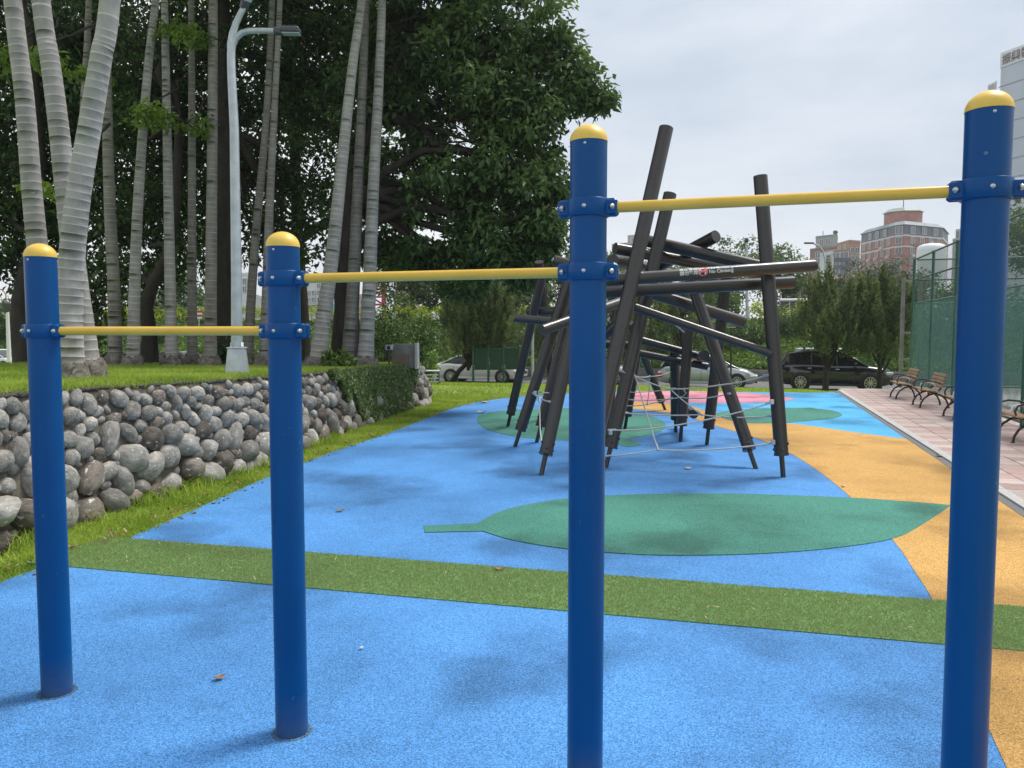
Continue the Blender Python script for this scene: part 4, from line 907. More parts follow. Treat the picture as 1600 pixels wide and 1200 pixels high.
# ------------------------------------------------------------------ concrete block, spotlight, handrail, plank stack near the wall end
c = at(632, 553, 18.6); zc = lawn_z(c.x, c.y); root = empty('concrete_block', (c.x, c.y, zc), 'weathered concrete block with a brown panel at the far end of the wall', 'block')
MB().rbox((c.x + .02, c.y, zc + .26), (.58, .35, .56), .012).build('body', M['conc'], root); MB().rbox((c.x - .06, c.y - .19, zc + .17), (.36, .04, .25), .006).build('panel', M['panelb'], root)
MB().rbox((c.x + .295, c.y - .03, zc + .26), (.06, .42, .60), .008).build('side_slab', M['kerb'], root)
c2 = at(608, 543, 18.2); root = empty('spot_lamp', (c2.x, c2.y, lawn_z(c2.x, c2.y)), 'small grey box floodlight left of the concrete block', 'floodlight')
MB().rbox((c2.x, c2.y, c2.z), (.17, .14, .13), .02).build('housing', M['galv'], root); MB().lathe(c2 + Vector((.0, -.069, 0)), [(.045, 0), (.04, .012), (.0005, .013)], 14, axis=(0, -1, 0)).build('lens', M['glass'], root); MB().tube([(c2.x, c2.y, lawn_z(c2.x, c2.y) - .05), (c2.x, c2.y, c2.z - .06)], .02, 8).build('stem', M['headg'], root)
P = [at(x, y, 18.9) for x, y in [(618, 572.5), (632, 571), (645, 569.5), (651, 571), (653.5, 575), (655, 584)]]; rr = empty('handrail', tuple(P[-1]), 'bent grey pipe lying over the end of the stone wall', 'pipe'); MB().tube(P, .028, 10).build('pipe', M['galv'], rr)
gx = at(668, 590, 27.5); gzz = gz(gx.x, gx.y); pb = empty('slatted_bench', (gx.x, gx.y, gzz), 'pale slatted bench seen end-on beyond the wall end', 'bench')
for k in range(5): MB().rbox((gx.x - .05, gx.y + .1 * k, gzz + .47 + (.0 if k else .0)), (.85, .085, .035), .006).build('slat', M['white_m'], pb)
for k in range(3): MB().rbox((gx.x - .05, gx.y - .06, gzz + .1 + .12 * k), (.85, .03, .05), .006).build('slat', M['white_m'], pb)
for s_ in (-1, 1): MB().rbox((gx.x - .05 + s_ * .4, gx.y + .2, gzz + .22), (.06, .5, .44), .01).build('leg', M['iron'], pb)

# ------------------------------------------------------------------ green boards
gb = empty('notice_boards', gpt(775, 36), 'row of three dark green blank boards on four posts in front of the white sedan', 'notice board')
for px in (739.5, 763, 787, 811.5):
    q = gpt(px, 36); t = at(px, 541, 36); MB().tube([(q[0], 36, q[2] - .15), (t.x, 36, t.z)], .055, 10).build('post', M['fence'], gb); MB().lathe((t.x, 36, t.z), [(.065, -.03), (.065, .01), (.03, .04), (.0005, .045)], 10).build('post_cap', M['fence'], gb)
for a, b_, y0, y1 in ((741.5, 761, 545, 578), (765, 785, 544.5, 578), (789, 809.5, 544, 577.5)):
    p0, p1 = at(a, y1, 36), at(b_, y0, 36); o = MB().rbox(((p0.x + p1.x) / 2, 36, (p0.z + p1.z) / 2), (p1.x - p0.x, .05, p1.z - p0.z), .01).build('board', M['boardg'], gb)
    MB().rbox(((p0.x + p1.x) / 2, 35.97, p1.z), (p1.x - p0.x + .02, .08, .05), .01).build('frame', M['fence'], o)

# ------------------------------------------------------------------ cars
EA = math.atan2(-.3, 1)
def interp(pl, x):
    xs = [p[0] for p in pl]; zs = [p[1] for p in pl]; return float(np.interp(x, xs, zs))
def car(label, loc, L_, W_, top, cabin, paint, wr=.33, wb=(.30, .31), suv=False, group='cars parked along the road', name='parked_car'):
    root = empty(name, loc, label, 'car', group, EA); hw = W_ / 2; N = 36; xs = [-L_ / 2 + L_ * i / N for i in range(N + 1)]
    def hwid(x): t = abs(2 * x / L_); return hw * (1 - .30 * max(0, (t - .72) / .28) ** 2.2)
    def zlow(x): t = abs(2 * x / L_); return .2 + .12 * max(0, (t - .8) / .2) ** 2 + (.03 if suv else 0)
    V = []; npf = 7
    for x in xs:
        w = hwid(x); zt = interp(top, x); zb = zlow(x); zm = zb + (zt - zb) * .55
        half = [(w * .80, zb), (w * .965, zb + .09), (w * 1.0, zm), (w * .985, zt - .12), (w * .93, zt - .035), (w * .80, zt), (0, zt + .03)]
        V += [(x, -a, z) for a, z in half] + [(x, a, z) for a, z in half[-2::-1]]
    n = 13; fs = [(i * n + j, (i + 1) * n + j, (i + 1) * n + j + 1, i * n + j + 1) for i in range(N) for j in range(n - 1)]
    mb = MB(); mb.add(V, fs, 0, True); mb.add(V[:n], [tuple(range(n))], 0); mb.add(V[-n:], [tuple(range(n - 1, -1, -1))], 0)
    body = mb.build('body', paint, root, False)
    # cabin: windows and roof
    x0, x1 = cabin[0][0], cabin[-1][0]; xs2 = sorted(set([x0 + (x1 - x0) * i / 20 for i in range(21)] + [c[0] for c in cabin])); V = []; zmax = max(c[1] for c in cabin)
    for x in xs2:
        zt = interp(cabin, x); zb = interp(top, x) - .02; k = (zt - zb) / (zmax - .92); w0 = hw * .89; w1 = hw * (.89 - .19 * max(0, min(1, k)))
        V += [(x, -w0, zb), (x, -w1, zt - .05), (x, -w1 * .86, zt), (x, 0, zt + .02), (x, w1 * .86, zt), (x, w1, zt - .05), (x, w0, zb)]
    flat = [abs(interp(cabin, xs2[i]) - zmax) < .1 and abs(interp(cabin, xs2[i + 1]) - zmax) < .1 for i in range(len(xs2) - 1)]
    g = MB(); r = MB()
    for i in range(len(xs2) - 1):
        for j in range(6):
            q = (i * 7 + j, (i + 1) * 7 + j, (i + 1) * 7 + j + 1, i * 7 + j + 1); tgt = r if (1 <= j <= 4 and flat[i]) else g
            tgt.add([V[a] for a in q], [(0, 1, 2, 3)], 0, False)
    g.build('window_glass', M['glass'], root, False); r.build('roof', paint, root, False)
    pil = MB()
    for s_ in (-1, 1):
        cs = [c for c in cabin]; P = []
        for x, z in cs:
            zb = interp(top, x) - .02; k = (z - zb) / (zmax - .92); w1 = hw * (.89 - .19 * max(0, min(1, k))) + .006; P.append((x, s_ * w1, max(z - .045, zb)))
        pil.tube(P, .035, 6, caps=False)
        for xp in ([.02 * L_, -.2 * L_] if suv else [.0]):
            z = interp(cabin, xp); pil.tube([(xp, s_ * hw * .895, interp(top, xp) - .02), (xp - .03, s_ * hw * .705, z - .06)], .03, 6, caps=False)
    pil.build('pillar', paint, root, False)
    for s_ in (-1, 1):
        xm = cabin[-2][0] + .35 * (cabin[-1][0] - cabin[-2][0]); MB().rbox((xm + .12, s_ * (hw * .98 + .06), interp(top, xm) + .07), (.12, .2, .13), .03).build('mirror', paint, root, False)
        for xh in (.02 * L_, -.22 * L_): MB().rbox((xh, s_ * (hw * .995 + .006), interp(top, xh) - .16), (.17, .025, .03), .006).build('door_handle', M['chrome'] if suv else paint, root, False)
        MB().rbox((L_ / 2 - .22, s_ * hw * .74, interp(top, L_ / 2 - .2) - .12), (.36, .3, .13), .04, s_ * -.45).build('headlight', M['lampg'], root, False)
        MB().rbox((-L_ / 2 + .1, s_ * hw * .76, interp(top, -L_ / 2 + .1) - .17), (.2, .34, .2), .04, s_ * .35).build('tail_light', M['redl'], root, False)
        for xd in (.16 * L_, -.055 * L_, -.26 * L_): MB().box((xd, s_ * (hw * .997), .58), (.012, .012, .55)).build('door_seam', M['plastic'], root, False)
        MB().rbox((0, s_ * hw * .965, .26), (L_ * .5, .06, .1), .02).build('sill', M['plastic'] if suv else paint, root, False)
        if suv: MB().tube([(-.33 * L_, s_ * hw * .62, zmax + .03), (-.1 * L_, s_ * hw * .64, zmax + .06), (.14 * L_, s_ * hw * .62, zmax + .02)], .028, 8).build('roof_rail', M['galv'], root, False)
    MB().rbox((L_ / 2 - .035, 0, .52), (.08, hw * 1.1, .2), .03).build('grille', M['plastic'], root, False); MB().rbox((L_ / 2 - .05, 0, .32), (.1, hw * 1.3, .14), .03).build('bumper', M['plastic'], root, False)
    for xa, s_ in ((L_ / 2 - L_ * wb[0] * .66, -1), (L_ / 2 - L_ * wb[0] * .66, 1), (-L_ / 2 + L_ * wb[1] * .66, -1), (-L_ / 2 + L_ * wb[1] * .66, 1)):
        yy = s_ * (hw - .1); ax_ = (0, s_, 0)
        MB().lathe((xa, s_ * (hw * .985 - .12), wr), [(wr * 1.17, 0), (wr * 1.17, .135), (.0005, .137)], 24, axis=ax_).build('wheel_arch', M['plastic'], root, False)
        w = MB().lathe((xa, s_ * (hw * .985 - .02), wr), [(wr * .7, -.16), (wr * .96, -.14), (wr, -.06), (wr, .02), (wr * .95, .05), (wr * .7, .055), (wr * .66, .03)], 28, axis=ax_).build('wheel', M['tyre'], root, False)
        rm = MB().lathe((xa, s_ * (hw * .985 - .02), wr), [(wr * .69, .045), (wr * .64, .05), (wr * .60, .025), (.0005, .018)], 24, axis=ax_)
        for k in range(10):
            a = k * R(36); rm.box((xa + wr * .36 * math.cos(a), s_ * (hw * .985 + .018), wr + wr * .36 * math.sin(a)), (wr * .52, .02, .035), M=Matrix.Rotation(-a, 3, 'Y'), m=0)
        rm.lathe((xa, s_ * (hw * .985 - .02), wr), [(.05, .05), (.0005, .055)], 12, axis=ax_)
        o = rm.build('rim', M['rim'] if not suv else M['rim'], None, False); o.parent = w
        dk = MB().lathe((xa, s_ * (hw * .985 - .02), wr), [(wr * .6, .0275), (.0005, .0275)], 20, axis=ax_).build('spoke_shadow_disc', M['plastic'], None, False); dk.parent = w  # black disc stands in for the shade behind the spokes
    return root
def road_pt(px, t): # point on the road for pixel column px
    k = (px - 800) / F; Y = t / (1 + .3 * k); return (k * Y, Y, gz(k * Y, Y))
sedan_top = [(-2.3, .80), (-2.2, .95), (-1.5, 1.0), (-1.2, .97), (0, .93), (.9, .94), (1.2, .92), (2.0, .78), (2.3, .55)]
sedan_cab = [(-1.95, 1.0), (-1.15, 1.36), (-.6, 1.44), (.25, 1.42), (1.35, .92)]
hatch_top = [(-2.1, .75), (-2.05, 1.0), (-1.2, 1.02), (0, .98), (.8, .98), (1.1, .98), (1.75, .84), (2.12, .62)]
hatch_cab = [(-2.08, 1.02), (-1.8, 1.45), (-1.1, 1.54), (.0, 1.53), (.35, 1.48), (1.45, .93)]
suv_top = [(-2.35, .8), (-2.3, 1.08), (-1.2, 1.1), (0, 1.06), (.8, 1.06), (1.1, 1.06), (2.1, .94), (2.36, .7)]
suv_cab = [(-2.3, 1.08), (-1.95, 1.56), (-1.2, 1.68), (.0, 1.68), (.35, 1.62), (1.35, 1.04)]
car('white sedan parked behind the three green boards', road_pt(752, 40.5), 4.62, 1.76, sedan_top, sedan_cab, M['car_w'])
car('silver hatchback parked behind the climbing frame', road_pt(1106, 39.9), 4.45, 1.75, hatch_top, hatch_cab, M['car_s'])
car('black SUV parked behind the twin-stemmed juniper', road_pt(1302, 39.8), 4.75, 1.85, suv_top, suv_cab, M['car_b'], .36, suv=True).scale = (1, 1, 1.06)
car('silver car half hidden by the left poles of the climbing frame', road_pt(925, 41.0), 4.4, 1.74, hatch_top, hatch_cab, M['car_s'])
car('dark car seen between the slender palms', road_pt(285, 42), 4.5, 1.76, sedan_top, sedan_cab, M['car_b'])
car('white car at the far left edge beyond the lawn', road_pt(-2, 42.5), 4.5, 1.76, sedan_top, sedan_cab, M['car_w'])
# scooter-like clutter left of the swollen trunk
car('grey car behind the swollen trunk at the far left', road_pt(95, 42.3), 4.4, 1.75, hatch_top, hatch_cab, M['car_s'])
# bus on the upper road
bp = at(1282, 505, 66); bz = gz(bp.x, 66); bus = empty('bus', (bp.x, 66, bz), 'white bus on the upper road left of the right junipers', 'bus', rz=EA)
for nm, c_, d_, mm, rr_ in (('body', (0, 0, .85), (6.5, 2.2, .9), 'white_m', .1), ('window_band', (0, 0, 1.62), (6.45, 2.16, .66), 'glass', .05), ('roof', (0, 0, 2.08), (6.5, 2.2, .28), 'white_m', .1)): MB().rbox(c_, d_, rr_).build(nm, M[mm], bus, False)
for x in (-2.1, 2.1):
    for s_ in (-1, 1): MB().lathe((x, s_ * 1.0, .42), [(.42, -.12), (.42, .1), (.0005, .12)], 16, axis=(0, s_, 0)).build('wheel', M['tyre'], bus, False)
for k in range(5): MB().box((-2.5 + k * 1.25, -1.09, 1.62), (.06, .03, .66)).build('window_post', M['white_m'], bus, False)

# ------------------------------------------------------------------ court fence
def fence_pt(Y): return Vector((5.146 + .2935 * Y, Y, 0))
def fence(label, A, B, posts, hgt, netz, name='mesh_fence'):
    root = empty(name, tuple(A), label, 'fence', 'green mesh fences round the court'); D_ = (B - A); L_ = D_.length; D_ = D_.normalized()
    for s_ in posts:
        p = A + D_ * s_; MB().tube([p - Vector((0, 0, .1)), p + Vector((0, 0, hgt + .03))], .04, 10).build('post', M['fence'], root)
    for z in (hgt, hgt * .845, netz, .12): MB().tube([A + Vector((0, 0, z)), B + Vector((0, 0, z))], .026, 8).build('rail', M['fence'], root)
    mb = MB(); pitch = .085; w = .0045; nrm = Vector((-D_.y, D_.x, 0)) * .003; z0, z1 = .12, hgt; hh = z1 - z0; k = 0; s_ = -hh
    while s_ < L_:
        for sg in (1, -1):
            a, b = s_, s_ + hh; za, zb = (z0, z1) if sg > 0 else (z1, z0)
            if a < 0: za = za + (zb - za) * (-a / hh); a = 0
            if b > L_: zb = za + (zb - za) * ((L_ - a) / (b - a)); b = L_
            if b - a < .02: continue
            pa = A + D_ * a + Vector((0, 0, za)) + nrm * sg; pb_ = A + D_ * b + Vector((0, 0, zb)) + nrm * sg; t = (pb_ - pa).normalized(); q = Vector((-D_.y, D_.x, 0)); up = t.cross(q) * w
            mb.add([pa - up, pb_ - up, pb_ + up, pa + up], [(0, 1, 2, 3)])
        s_ += pitch
    tag(mb.build('chain_link', M['fence'], root), kind='stuff')
    # wind-screen net, slightly sagging between the posts
    V = []; ns = int(L_ / .3)
    for i in range(ns + 1):
        s_ = L_ * i / ns
        for z in (.15, .7, 1.3, 1.9, netz): V.append(A + D_ * s_ + Vector((0, 0, z)) - Vector((-D_.y, D_.x, 0)) * (.03 + .03 * math.sin(s_ * 2.7 + z * 2)))
    MB().add(V, [(i * 5 + j, (i + 1) * 5 + j, (i + 1) * 5 + j + 1, i * 5 + j + 1) for i in range(ns) for j in range(4)], 0, True).build('wind_screen', M['net'], root)
    return root
FA, FB = fence_pt(24.6), fence_pt(5.6); Lf = (FB - FA).length
fence('tall green mesh fence running behind the benches', FA, FB, [2.6 * k for k in range(int(Lf / 2.6) + 1)], 4.0, 2.66)
e2v = Vector((.958, -.287, 0)); fence('green mesh fence closing the far end of the court', FA + e2v * .1 + Vector((0, .05, 0)), FA + e2v * 15, [3 * k for k in range(1, 6)], 4.0, 2.66)
court = [FA + KN * .05, FA + e2v * 16, FB + e2v * 16, FB + KN * .05]
tag(MB().prism(court[::-1], -.01, .006, 0).build('court_floor', M['grey_w']), kind='structure')
# grey gate frame beside the fence corner
gq = at(1408, 560, 25.6); gf = empty('gate_frame', (gq.x, gq.y, 0), 'grey steel gate frame left of the fence corner', 'gate')
for dx in (0, .55): MB().rbox((gq.x + dx, gq.y, 1.75), (.1, .1, 3.5), .01).build('post', M['conc'], gf)
for z in (.9, 1.75, 3.4): MB().rbox((gq.x + .275, gq.y, z), (.45, .06, .08), .008).build('rail', M['conc'], gf)

# ------------------------------------------------------------------ benches
def make_bench():
    root = empty('park_bench', (0, 0, 0), '.', 'bench', 'benches along the court fence'); L2 = .56       # local: x along length, -y front
    for k, y in enumerate((-.25, -.16, -.07, .02)): MB().rbox((0, y, .425 - .012 * k), (1.2, .078, .032), .008).build('seat_slat', M['wood'], root, False)
    bd = Vector((0, .30, .95)).normalized()
    for k in range(4):
        c = Vector((0, .10, .48)) + bd * (.04 + .085 * k); MB().rbox(c, (1.2, .03, .068), .008, M=Matrix.Rotation(-.30, 3, 'X')).build('back_slat', M['wood'], root, False)
    for s_ in (-1, 1):
        x = s_ * .42; mb = MB()
        mb.tube([(x, -.30, 0), (x, -.285, .1), (x, -.22, .22), (x, -.10, .31), (x, .02, .34), (x, .14, .30), (x, .24, .2), (x, .29, .08), (x, .30, 0)], .021, 8)
        mb.tube([(x, -.30, .405), (x, -.1, .385), (x, .06, .38), (x, .11, .44), (x, .16, .58), (x, .23, .80)], .021, 8)
        mb.tube([(x, .02, .34), (x, .03, .39)], .02, 8)
        mb.lathe((x, -.30, 0), [(.035, 0), (.035, .012), (.02, .02)], 8); mb.lathe((x, .30, 0), [(.035, 0), (.035, .012), (.02, .02)], 8)
        mb.build('side_frame', M['iron'], root, False)
        MB().tube([(x, -.26, .41), (x, -.29, .5), (x, -.25, .59), (x, -.15, .62), (x, .0, .61), (x, .13, .56), (x, .17, .6)], .017, 8).build('armrest', M['iron'], root, False)
    MB().tube([(0, -.22, .44), (0, -.2, .54), (0, -.12, .57), (0, 0, .565), (0, .08, .52), (0, .1, .47)], .02, 8).build('middle_armrest', M['white_m'], root, False)
    MB().rbox((0, -.1, .375), (1.0, .04, .04), .005).build('seat_rail', M['iron'], root, False)
    return root
bn = make_bench(); BA = math.atan2(-KD.y, -KD.x)   # local +x runs along the fence towards the camera
labs = ['farthest wooden bench, beside the fence corner', 'second farthest wooden bench in front of the green fence', 'wooden bench half hidden left of the last blue post', 'nearest wooden bench, cut by the right picture edge']
for i, (fx, fy) in enumerate([(10.27, 21.5), (9.73, 19.22), (9.07, 16.63), (8.2, 13.35)]):
    o = bn if i == 0 else copy_tree(bn); front = Vector((fx, fy, 0)) - KD * .42; o.location = front + KN * .30 + Vector((0, 0, .03)); o.rotation_euler = (0, 0, math.atan2(KD.y, KD.x)); o['label'] = labs[i]
    # front (-y local) must face the playground
    o.rotation_euler = (0, 0, math.atan2(-KD.y, -KD.x)); 
    if (Matrix.Rotation(o.rotation_euler.z, 3, 'Z') @ Vector((0, -1, 0))).dot(-KN) < 0: o.rotation_euler.z += math.pi

# ------------------------------------------------------------------ background buildings
def wmesh(w, h, fr='winf', gl='win'):
    m_ = MB(); m_.box((0, -.04, 0), (w, .12, h), m=1); t = .12
    for a in (-1, 1): m_.box((a * (w / 2 - t / 2 + .05), -.12, 0), (t, .14, h + .1), m=0); m_.box((0, -.115, a * (h / 2 - t / 2 + .05)), (w - t, .12, t), m=0)
    m_.box((0, -.12, 0), (.08, .1, h - t)); return m_.mesh('window', [M[fr], M[gl]])
WM = {}
def face_windows(root, p0, p1, rows, cols, w, h, sills=False, skip=0, ac=0):
    """p0,p1 ground points (left, right seen from outside); rows of z, cols of 0..1"""
    d = p1 - p0; L_ = d.length; d = d.normalized(); nr = Vector((d.y, -d.x, 0)); key = (round(w, 2), round(h, 2)); WM.setdefault(key, wmesh(w, h)); an = math.atan2(d.y, d.x)
    for z in rows:
        for c in cols:
            if random.random() < skip: continue
            q = p0 + d * L_ * c + nr * .05; o = link('window', WM[key], root); o.location = (q.x, q.y, z); o.rotation_euler = (0, 0, an); o.matrix_parent_inverse = wmat(root).inverted()
            if random.random() < ac:
                k = q + nr * .45; MB().rbox((k.x, k.y, z - h / 2 - .55), (1.1, .8, .75), .05, an).build('air_conditioner', M['winf'], root)
def zat(py, Y): return at(800, py, Y).z
def gp(px, Y): return Vector(((px - 800) / F * Y, Y, 0))
# red brick apartment block with mansard
YB = 240; A_, B_, C_, D_, E_, F_ = gp(1340, 262), gp(1391, 241), gp(1407, 238), gp(1466, 246), gp(1475, 262), gp(1350, 275)
ap = empty('apartment_building', tuple(C_), 'red brick apartment block with blue-grey mansard roof and octagonal turret', 'building')
fp = [A_, B_, C_, D_, E_, F_]; cen = sum(fp, Vector()) / 6; zw = zat(370, YB); zm = zat(352, YB); zr = zat(345, YB)
def grow(poly, k): c = sum(poly, Vector()) / len(poly); return [c + (p - c) * k for p in poly]
MB().prism(fp, 0, zw).build('wall', M['brick'], ap)
mb = MB(); n = 6; lo = grow(fp, 1.005); hi = grow(fp, .985); lo2 = [(p.x, p.y, zw) for p in lo]; hi2 = [(p.x, p.y, zm) for p in hi]; mb.add(lo2 + hi2, [(i, (i + 1) % n, n + (i + 1) % n, n + i) for i in range(n)]); mb.build('mansard', M['mansard_d'], ap)
mb = MB(); lo = grow(fp, 1.03); hi = grow(fp, .86); mb.add([(p.x, p.y, zm) for p in lo] + [(p.x, p.y, zr) for p in hi], [(i, (i + 1) % n, n + (i + 1) % n, n + i) for i in range(n)] + [tuple(range(6, 12)), tuple(range(5, -1, -1))]); mb.build('roof', M['mansard'], ap)
tc_ = gp(1404, 250); oc = [tc_ + Vector((5.4 * math.cos(R(22.5 + 45 * k)), 5.4 * math.sin(R(22.5 + 45 * k)), 0)) for k in range(8)]
tu = MB().prism(oc, zr - .5, zat(333, 250)).build('turret', M['brick'], ap)
mb = MB(); a = grow(oc, 1.1); b = grow(oc, .8); mb.add([(p.x, p.y, zat(333, 250)) for p in a] + [(p.x, p.y, zat(327, 250)) for p in b], [(i, (i + 1) % 8, 8 + (i + 1) % 8, 8 + i) for i in range(8)] + [tuple(range(8, 16))]); mb.build('turret_roof', M['copper'], tu)
MB().tube([tc_ + Vector((0, 0, zat(327, 250))), tc_ + Vector((0, 0, zat(312, 250)))], .12, 6).build('mast', M['headg'], tu)
rows = [zat(y, YB) for y in (376, 392, 408, 424, 440)]
for z in (zat(369, YB), zat(386, YB)):
    g_ = grow(fp, 1.012); MB().prism(g_, z - .2, z + .25).build('stone_band', M['winf'], ap)
face_windows(ap, A_, B_, rows, [.12, .3, .52, .68, .86], 1.6, 1.9, ac=.25); face_windows(ap, B_, C_, rows, [.5], 2.2, 2.0); face_windows(ap, C_, D_, rows, [.2, .45, .68, .9], 1.7, 2.0, ac=.4)
face_windows(ap, A_ + Vector((0, 0, 0)), B_, [zat(360, YB)], [.3, .52, .75], 1.8, 2.0); face_windows(ap, C_, D_, [zat(360, YB)], [.2, .5, .8], 1.9, 2.0); face_windows(ap, B_, C_, [zat(360, YB)], [.5], 2.4, 2.2)
for z in rows[:3]:
    for c in (.33, .8): q = C_.lerp(D_, c); MB().rbox((q.x, q.y - .5, z - 1.3), (3.2, 1.2, 1.0), .05).build('balcony', M['brick2'], ap)
# brown blocks left of it
def block(label, pts, ztop, m, wins, cap=None, name='apartment_building', base=0):
    r = empty(name, tuple(pts[0]), label, 'building', 'buildings beyond the trees'); MB().prism(pts, base, ztop).build('wall', M[m], r)
    g_ = grow(pts, 1.02); MB().prism(g_, ztop, ztop + .5).build('parapet', M[cap or m], r)
    for (i, j, rws, cls, w, h) in wins: face_windows(r, pts[i], pts[j], rws, cls, w, h, skip=.1)
    return r
Y_ = 215; block('ochre and brown apartment block left of the red brick one', [gp(1303, Y_ + 6), gp(1322, Y_ - 2), gp(1339, Y_), gp(1338, Y_ + 22), gp(1305, Y_ + 25)], zat(379, Y_), 'ochre_w', [(0, 1, [zat(y, Y_) for y in (386, 400, 413)], [.3, .7], 1.3, 1.5), (1, 2, [zat(y, Y_) for y in (392, 405, 418)], [.25, .7], 1.4, 1.6)])
block('long brown block below the green rooftop box', [gp(1262, 236), gp(1304, 228), gp(1306, 250), gp(1262, 256)], zat(388, 230), 'brick2', [(0, 1, [zat(y, 230) for y in (396, 407, 418)], [.12, .3, .5, .7, .88], 1.7, 1.7)])
r = block('brown balconied block in front of the ochre one', [gp(1296, 190), gp(1323, 186), gp(1326, 204), gp(1296, 206)], zat(394, 188), 'brick2', [(0, 1, [zat(y, 188) for y in (400, 413, 424)], [.25, .72], 2.4, 1.7)])
for y in (406, 418): q = gp(1309, 186.5); MB().rbox((q.x, q.y - .6, zat(y, 187)), (3.9, 1.1, .9), .04).build('balcony', M['mansard_d'], r)
g = block('pale green rooftop box of a far block', [gp(1270, 246), gp(1303, 240), gp(1304, 252), gp(1271, 256)], zat(370, 243), 'copper', [(0, 1, [zat(378, 243)], [.3, .6], 1.5, 1.8)], 'mansard', base=20)
q = gp(1281, 246); MB().tube([q + Vector((0, 0, zat(370, 246))), q + Vector((0, 0, zat(361, 246)))], .1, 6).build('mast', M['headg'], g); q = gp(1300, 246); MB().lathe((q.x, q.y, zat(369, 246)), [(.2, 0), (.2, .5), (.75, .9), (.7, 1.5), (.0005, 1.9)], 10).build('water_tank', M['headg'], g)
block('pale slanted metal-clad shed beside the brown blocks', [gp(1277, 150), gp(1297, 146), gp(1298, 160), gp(1278, 162)], zat(398, 148), 'white_w', [(0, 1, [zat(y, 148) for y in (404, 418)], [.75], 1.6, 1.2)])
# orange roofed house
hs = empty('house', tuple(gp(1255, 98)), 'pink house with orange tiled gable roof behind the right junipers', 'house'); a, b, c_, d_ = gp(1239, 101), gp(1277, 96), gp(1286, 108), gp(1246, 113); ze = zat(446, 98); zr_ = zat(428, 98)
mb = MB(); mid1 = (a + b) / 2; mid2 = (c_ + d_) / 2
mb.add([(*a.xy, 0), (*b.xy, 0), (*c_.xy, 0), (*d_.xy, 0), (*a.xy, ze), (*b.xy, ze), (*c_.xy, ze), (*d_.xy, ze), (*mid1.xy, zr_), (*mid2.xy, zr_)], [(0, 1, 5, 8, 4), (1, 2, 6, 5), (2, 3, 7, 9, 6), (3, 0, 4, 7)]); mb.build('wall', M['cream_w'], hs)
for s1, s2, nm in ((a, d_, 0), (b, c_, 1)):
    mb = MB(); o1 = (s1 - mid1) * .12; o2 = (s2 - mid2) * .12; f1 = (mid1 - mid2).normalized() * .5
    T0 = [Vector((*(mid1 + f1).xy, zr_ + .22)), Vector((*(mid2 - f1).xy, zr_ + .22)), Vector((*(s2 + o2 - f1).xy, ze - .05)), Vector((*(s1 + o1 + f1).xy, ze - .05))]; dn = Vector((0, 0, .18))
    mb.add([p for p in T0] + [p - dn for p in T0], [(0, 1, 2, 3), (7, 6, 5, 4), (0, 3, 7, 4), (1, 0, 4, 5), (2, 1, 5, 6), (3, 2, 6, 7)]); mb.build('roof', M['orange'], hs)
face_windows(hs, a, b, [zat(441, 98)], [.5], .5, .6); face_windows(hs, a, b, [zat(456, 98)], [.22, .72], .75, 1.0)
MB().prism([gp(1222, 102), gp(1239.3, 100.8), gp(1241, 112), gp(1222, 112)], 0, zat(447, 100)).build('side_wing', M['cream_w'], hs); face_windows(hs, gp(1222, 102), gp(1239, 101), [zat(457, 100)], [.5], .9, .9)
p_ = [gp(1220, 100), gp(1241, 99), gp(1243, 113), gp(1220, 114)]; MB().prism(p_, zat(447, 100), zat(445.5, 100)).build('side_roof', M['orange'], hs)
x_ = gp(1310, 108); far2 = empty('house', tuple(x_), 'low house with orange roof between the right junipers', 'house'); q4 = [gp(1292, 116), gp(1338, 112), gp(1342, 124), gp(1294, 128)]; MB().prism(q4, 0, zat(437, 112)).build('wall', M['cream_w'], far2); mb = MB(); g_ = grow(q4, 1.08); h_ = [g_[0].lerp(g_[3], .5), g_[1].lerp(g_[2], .5)]
mb.add([(*p.xy, zat(437, 112)) for p in g_] + [(*p.xy, zat(428, 116)) for p in h_], [(0, 1, 5, 4), (2, 3, 4, 5), (1, 2, 5), (3, 0, 4), (3, 2, 1, 0)]); mb.build('roof', M['orange'], far2)
# white tank
tq = gp(1450, 82); tk = empty('storage_tank', tuple(tq), 'tall white domed storage tank behind the court fence', 'tank'); rt = 21 / F * 82; zt_ = zat(390, 82)
MB().lathe(tq, [(rt, 0), (rt, zt_)] , 32).build('shell', M['tank'], tk); MB().lathe(tq, [(rt, zt_), (rt * .97, zt_ + .22), (rt * .85, zt_ + .42), (rt * .6, zt_ + .56), (rt * .3, zt_ + .62), (.001, zt_ + .64)], 32).build('dome', M['tank'], tk); MB().tube([tq + Vector((0, 0, zt_ + .6)), tq + Vector((0, 0, zt_ + .85))], .12, 8).build('vent', M['galv'], tk)
# grey stepped block right of it
r = block('grey stepped apartment block left of the last blue post', [gp(1482, 205), gp(1516, 200), gp(1518, 225), gp(1484, 228)], zat(374, 202), 'grey_w', [(0, 1, [zat(y, 202) for y in (382, 396, 410, 424)], [.3, .75], 2.0, 1.9)])
MB().prism([gp(1486, 207), gp(1516, 203), gp(1518, 220), gp(1487, 222)], zat(374, 202) + .4, zat(356, 204)).build('upper_storey', M['grey_w'], r); MB().prism([gp(1493, 209), gp(1516, 206), gp(1518, 218), gp(1494, 219)], zat(356, 204), zat(338, 206)).build('upper_storey', M['grey_w'], r); face_windows(r, gp(1486, 207), gp(1516, 203), [zat(365, 204)], [.22, .6], 1.8, 2); face_windows(r, gp(1493, 209), gp(1516, 206), [zat(348, 206)], [.3], 1.8, 2)
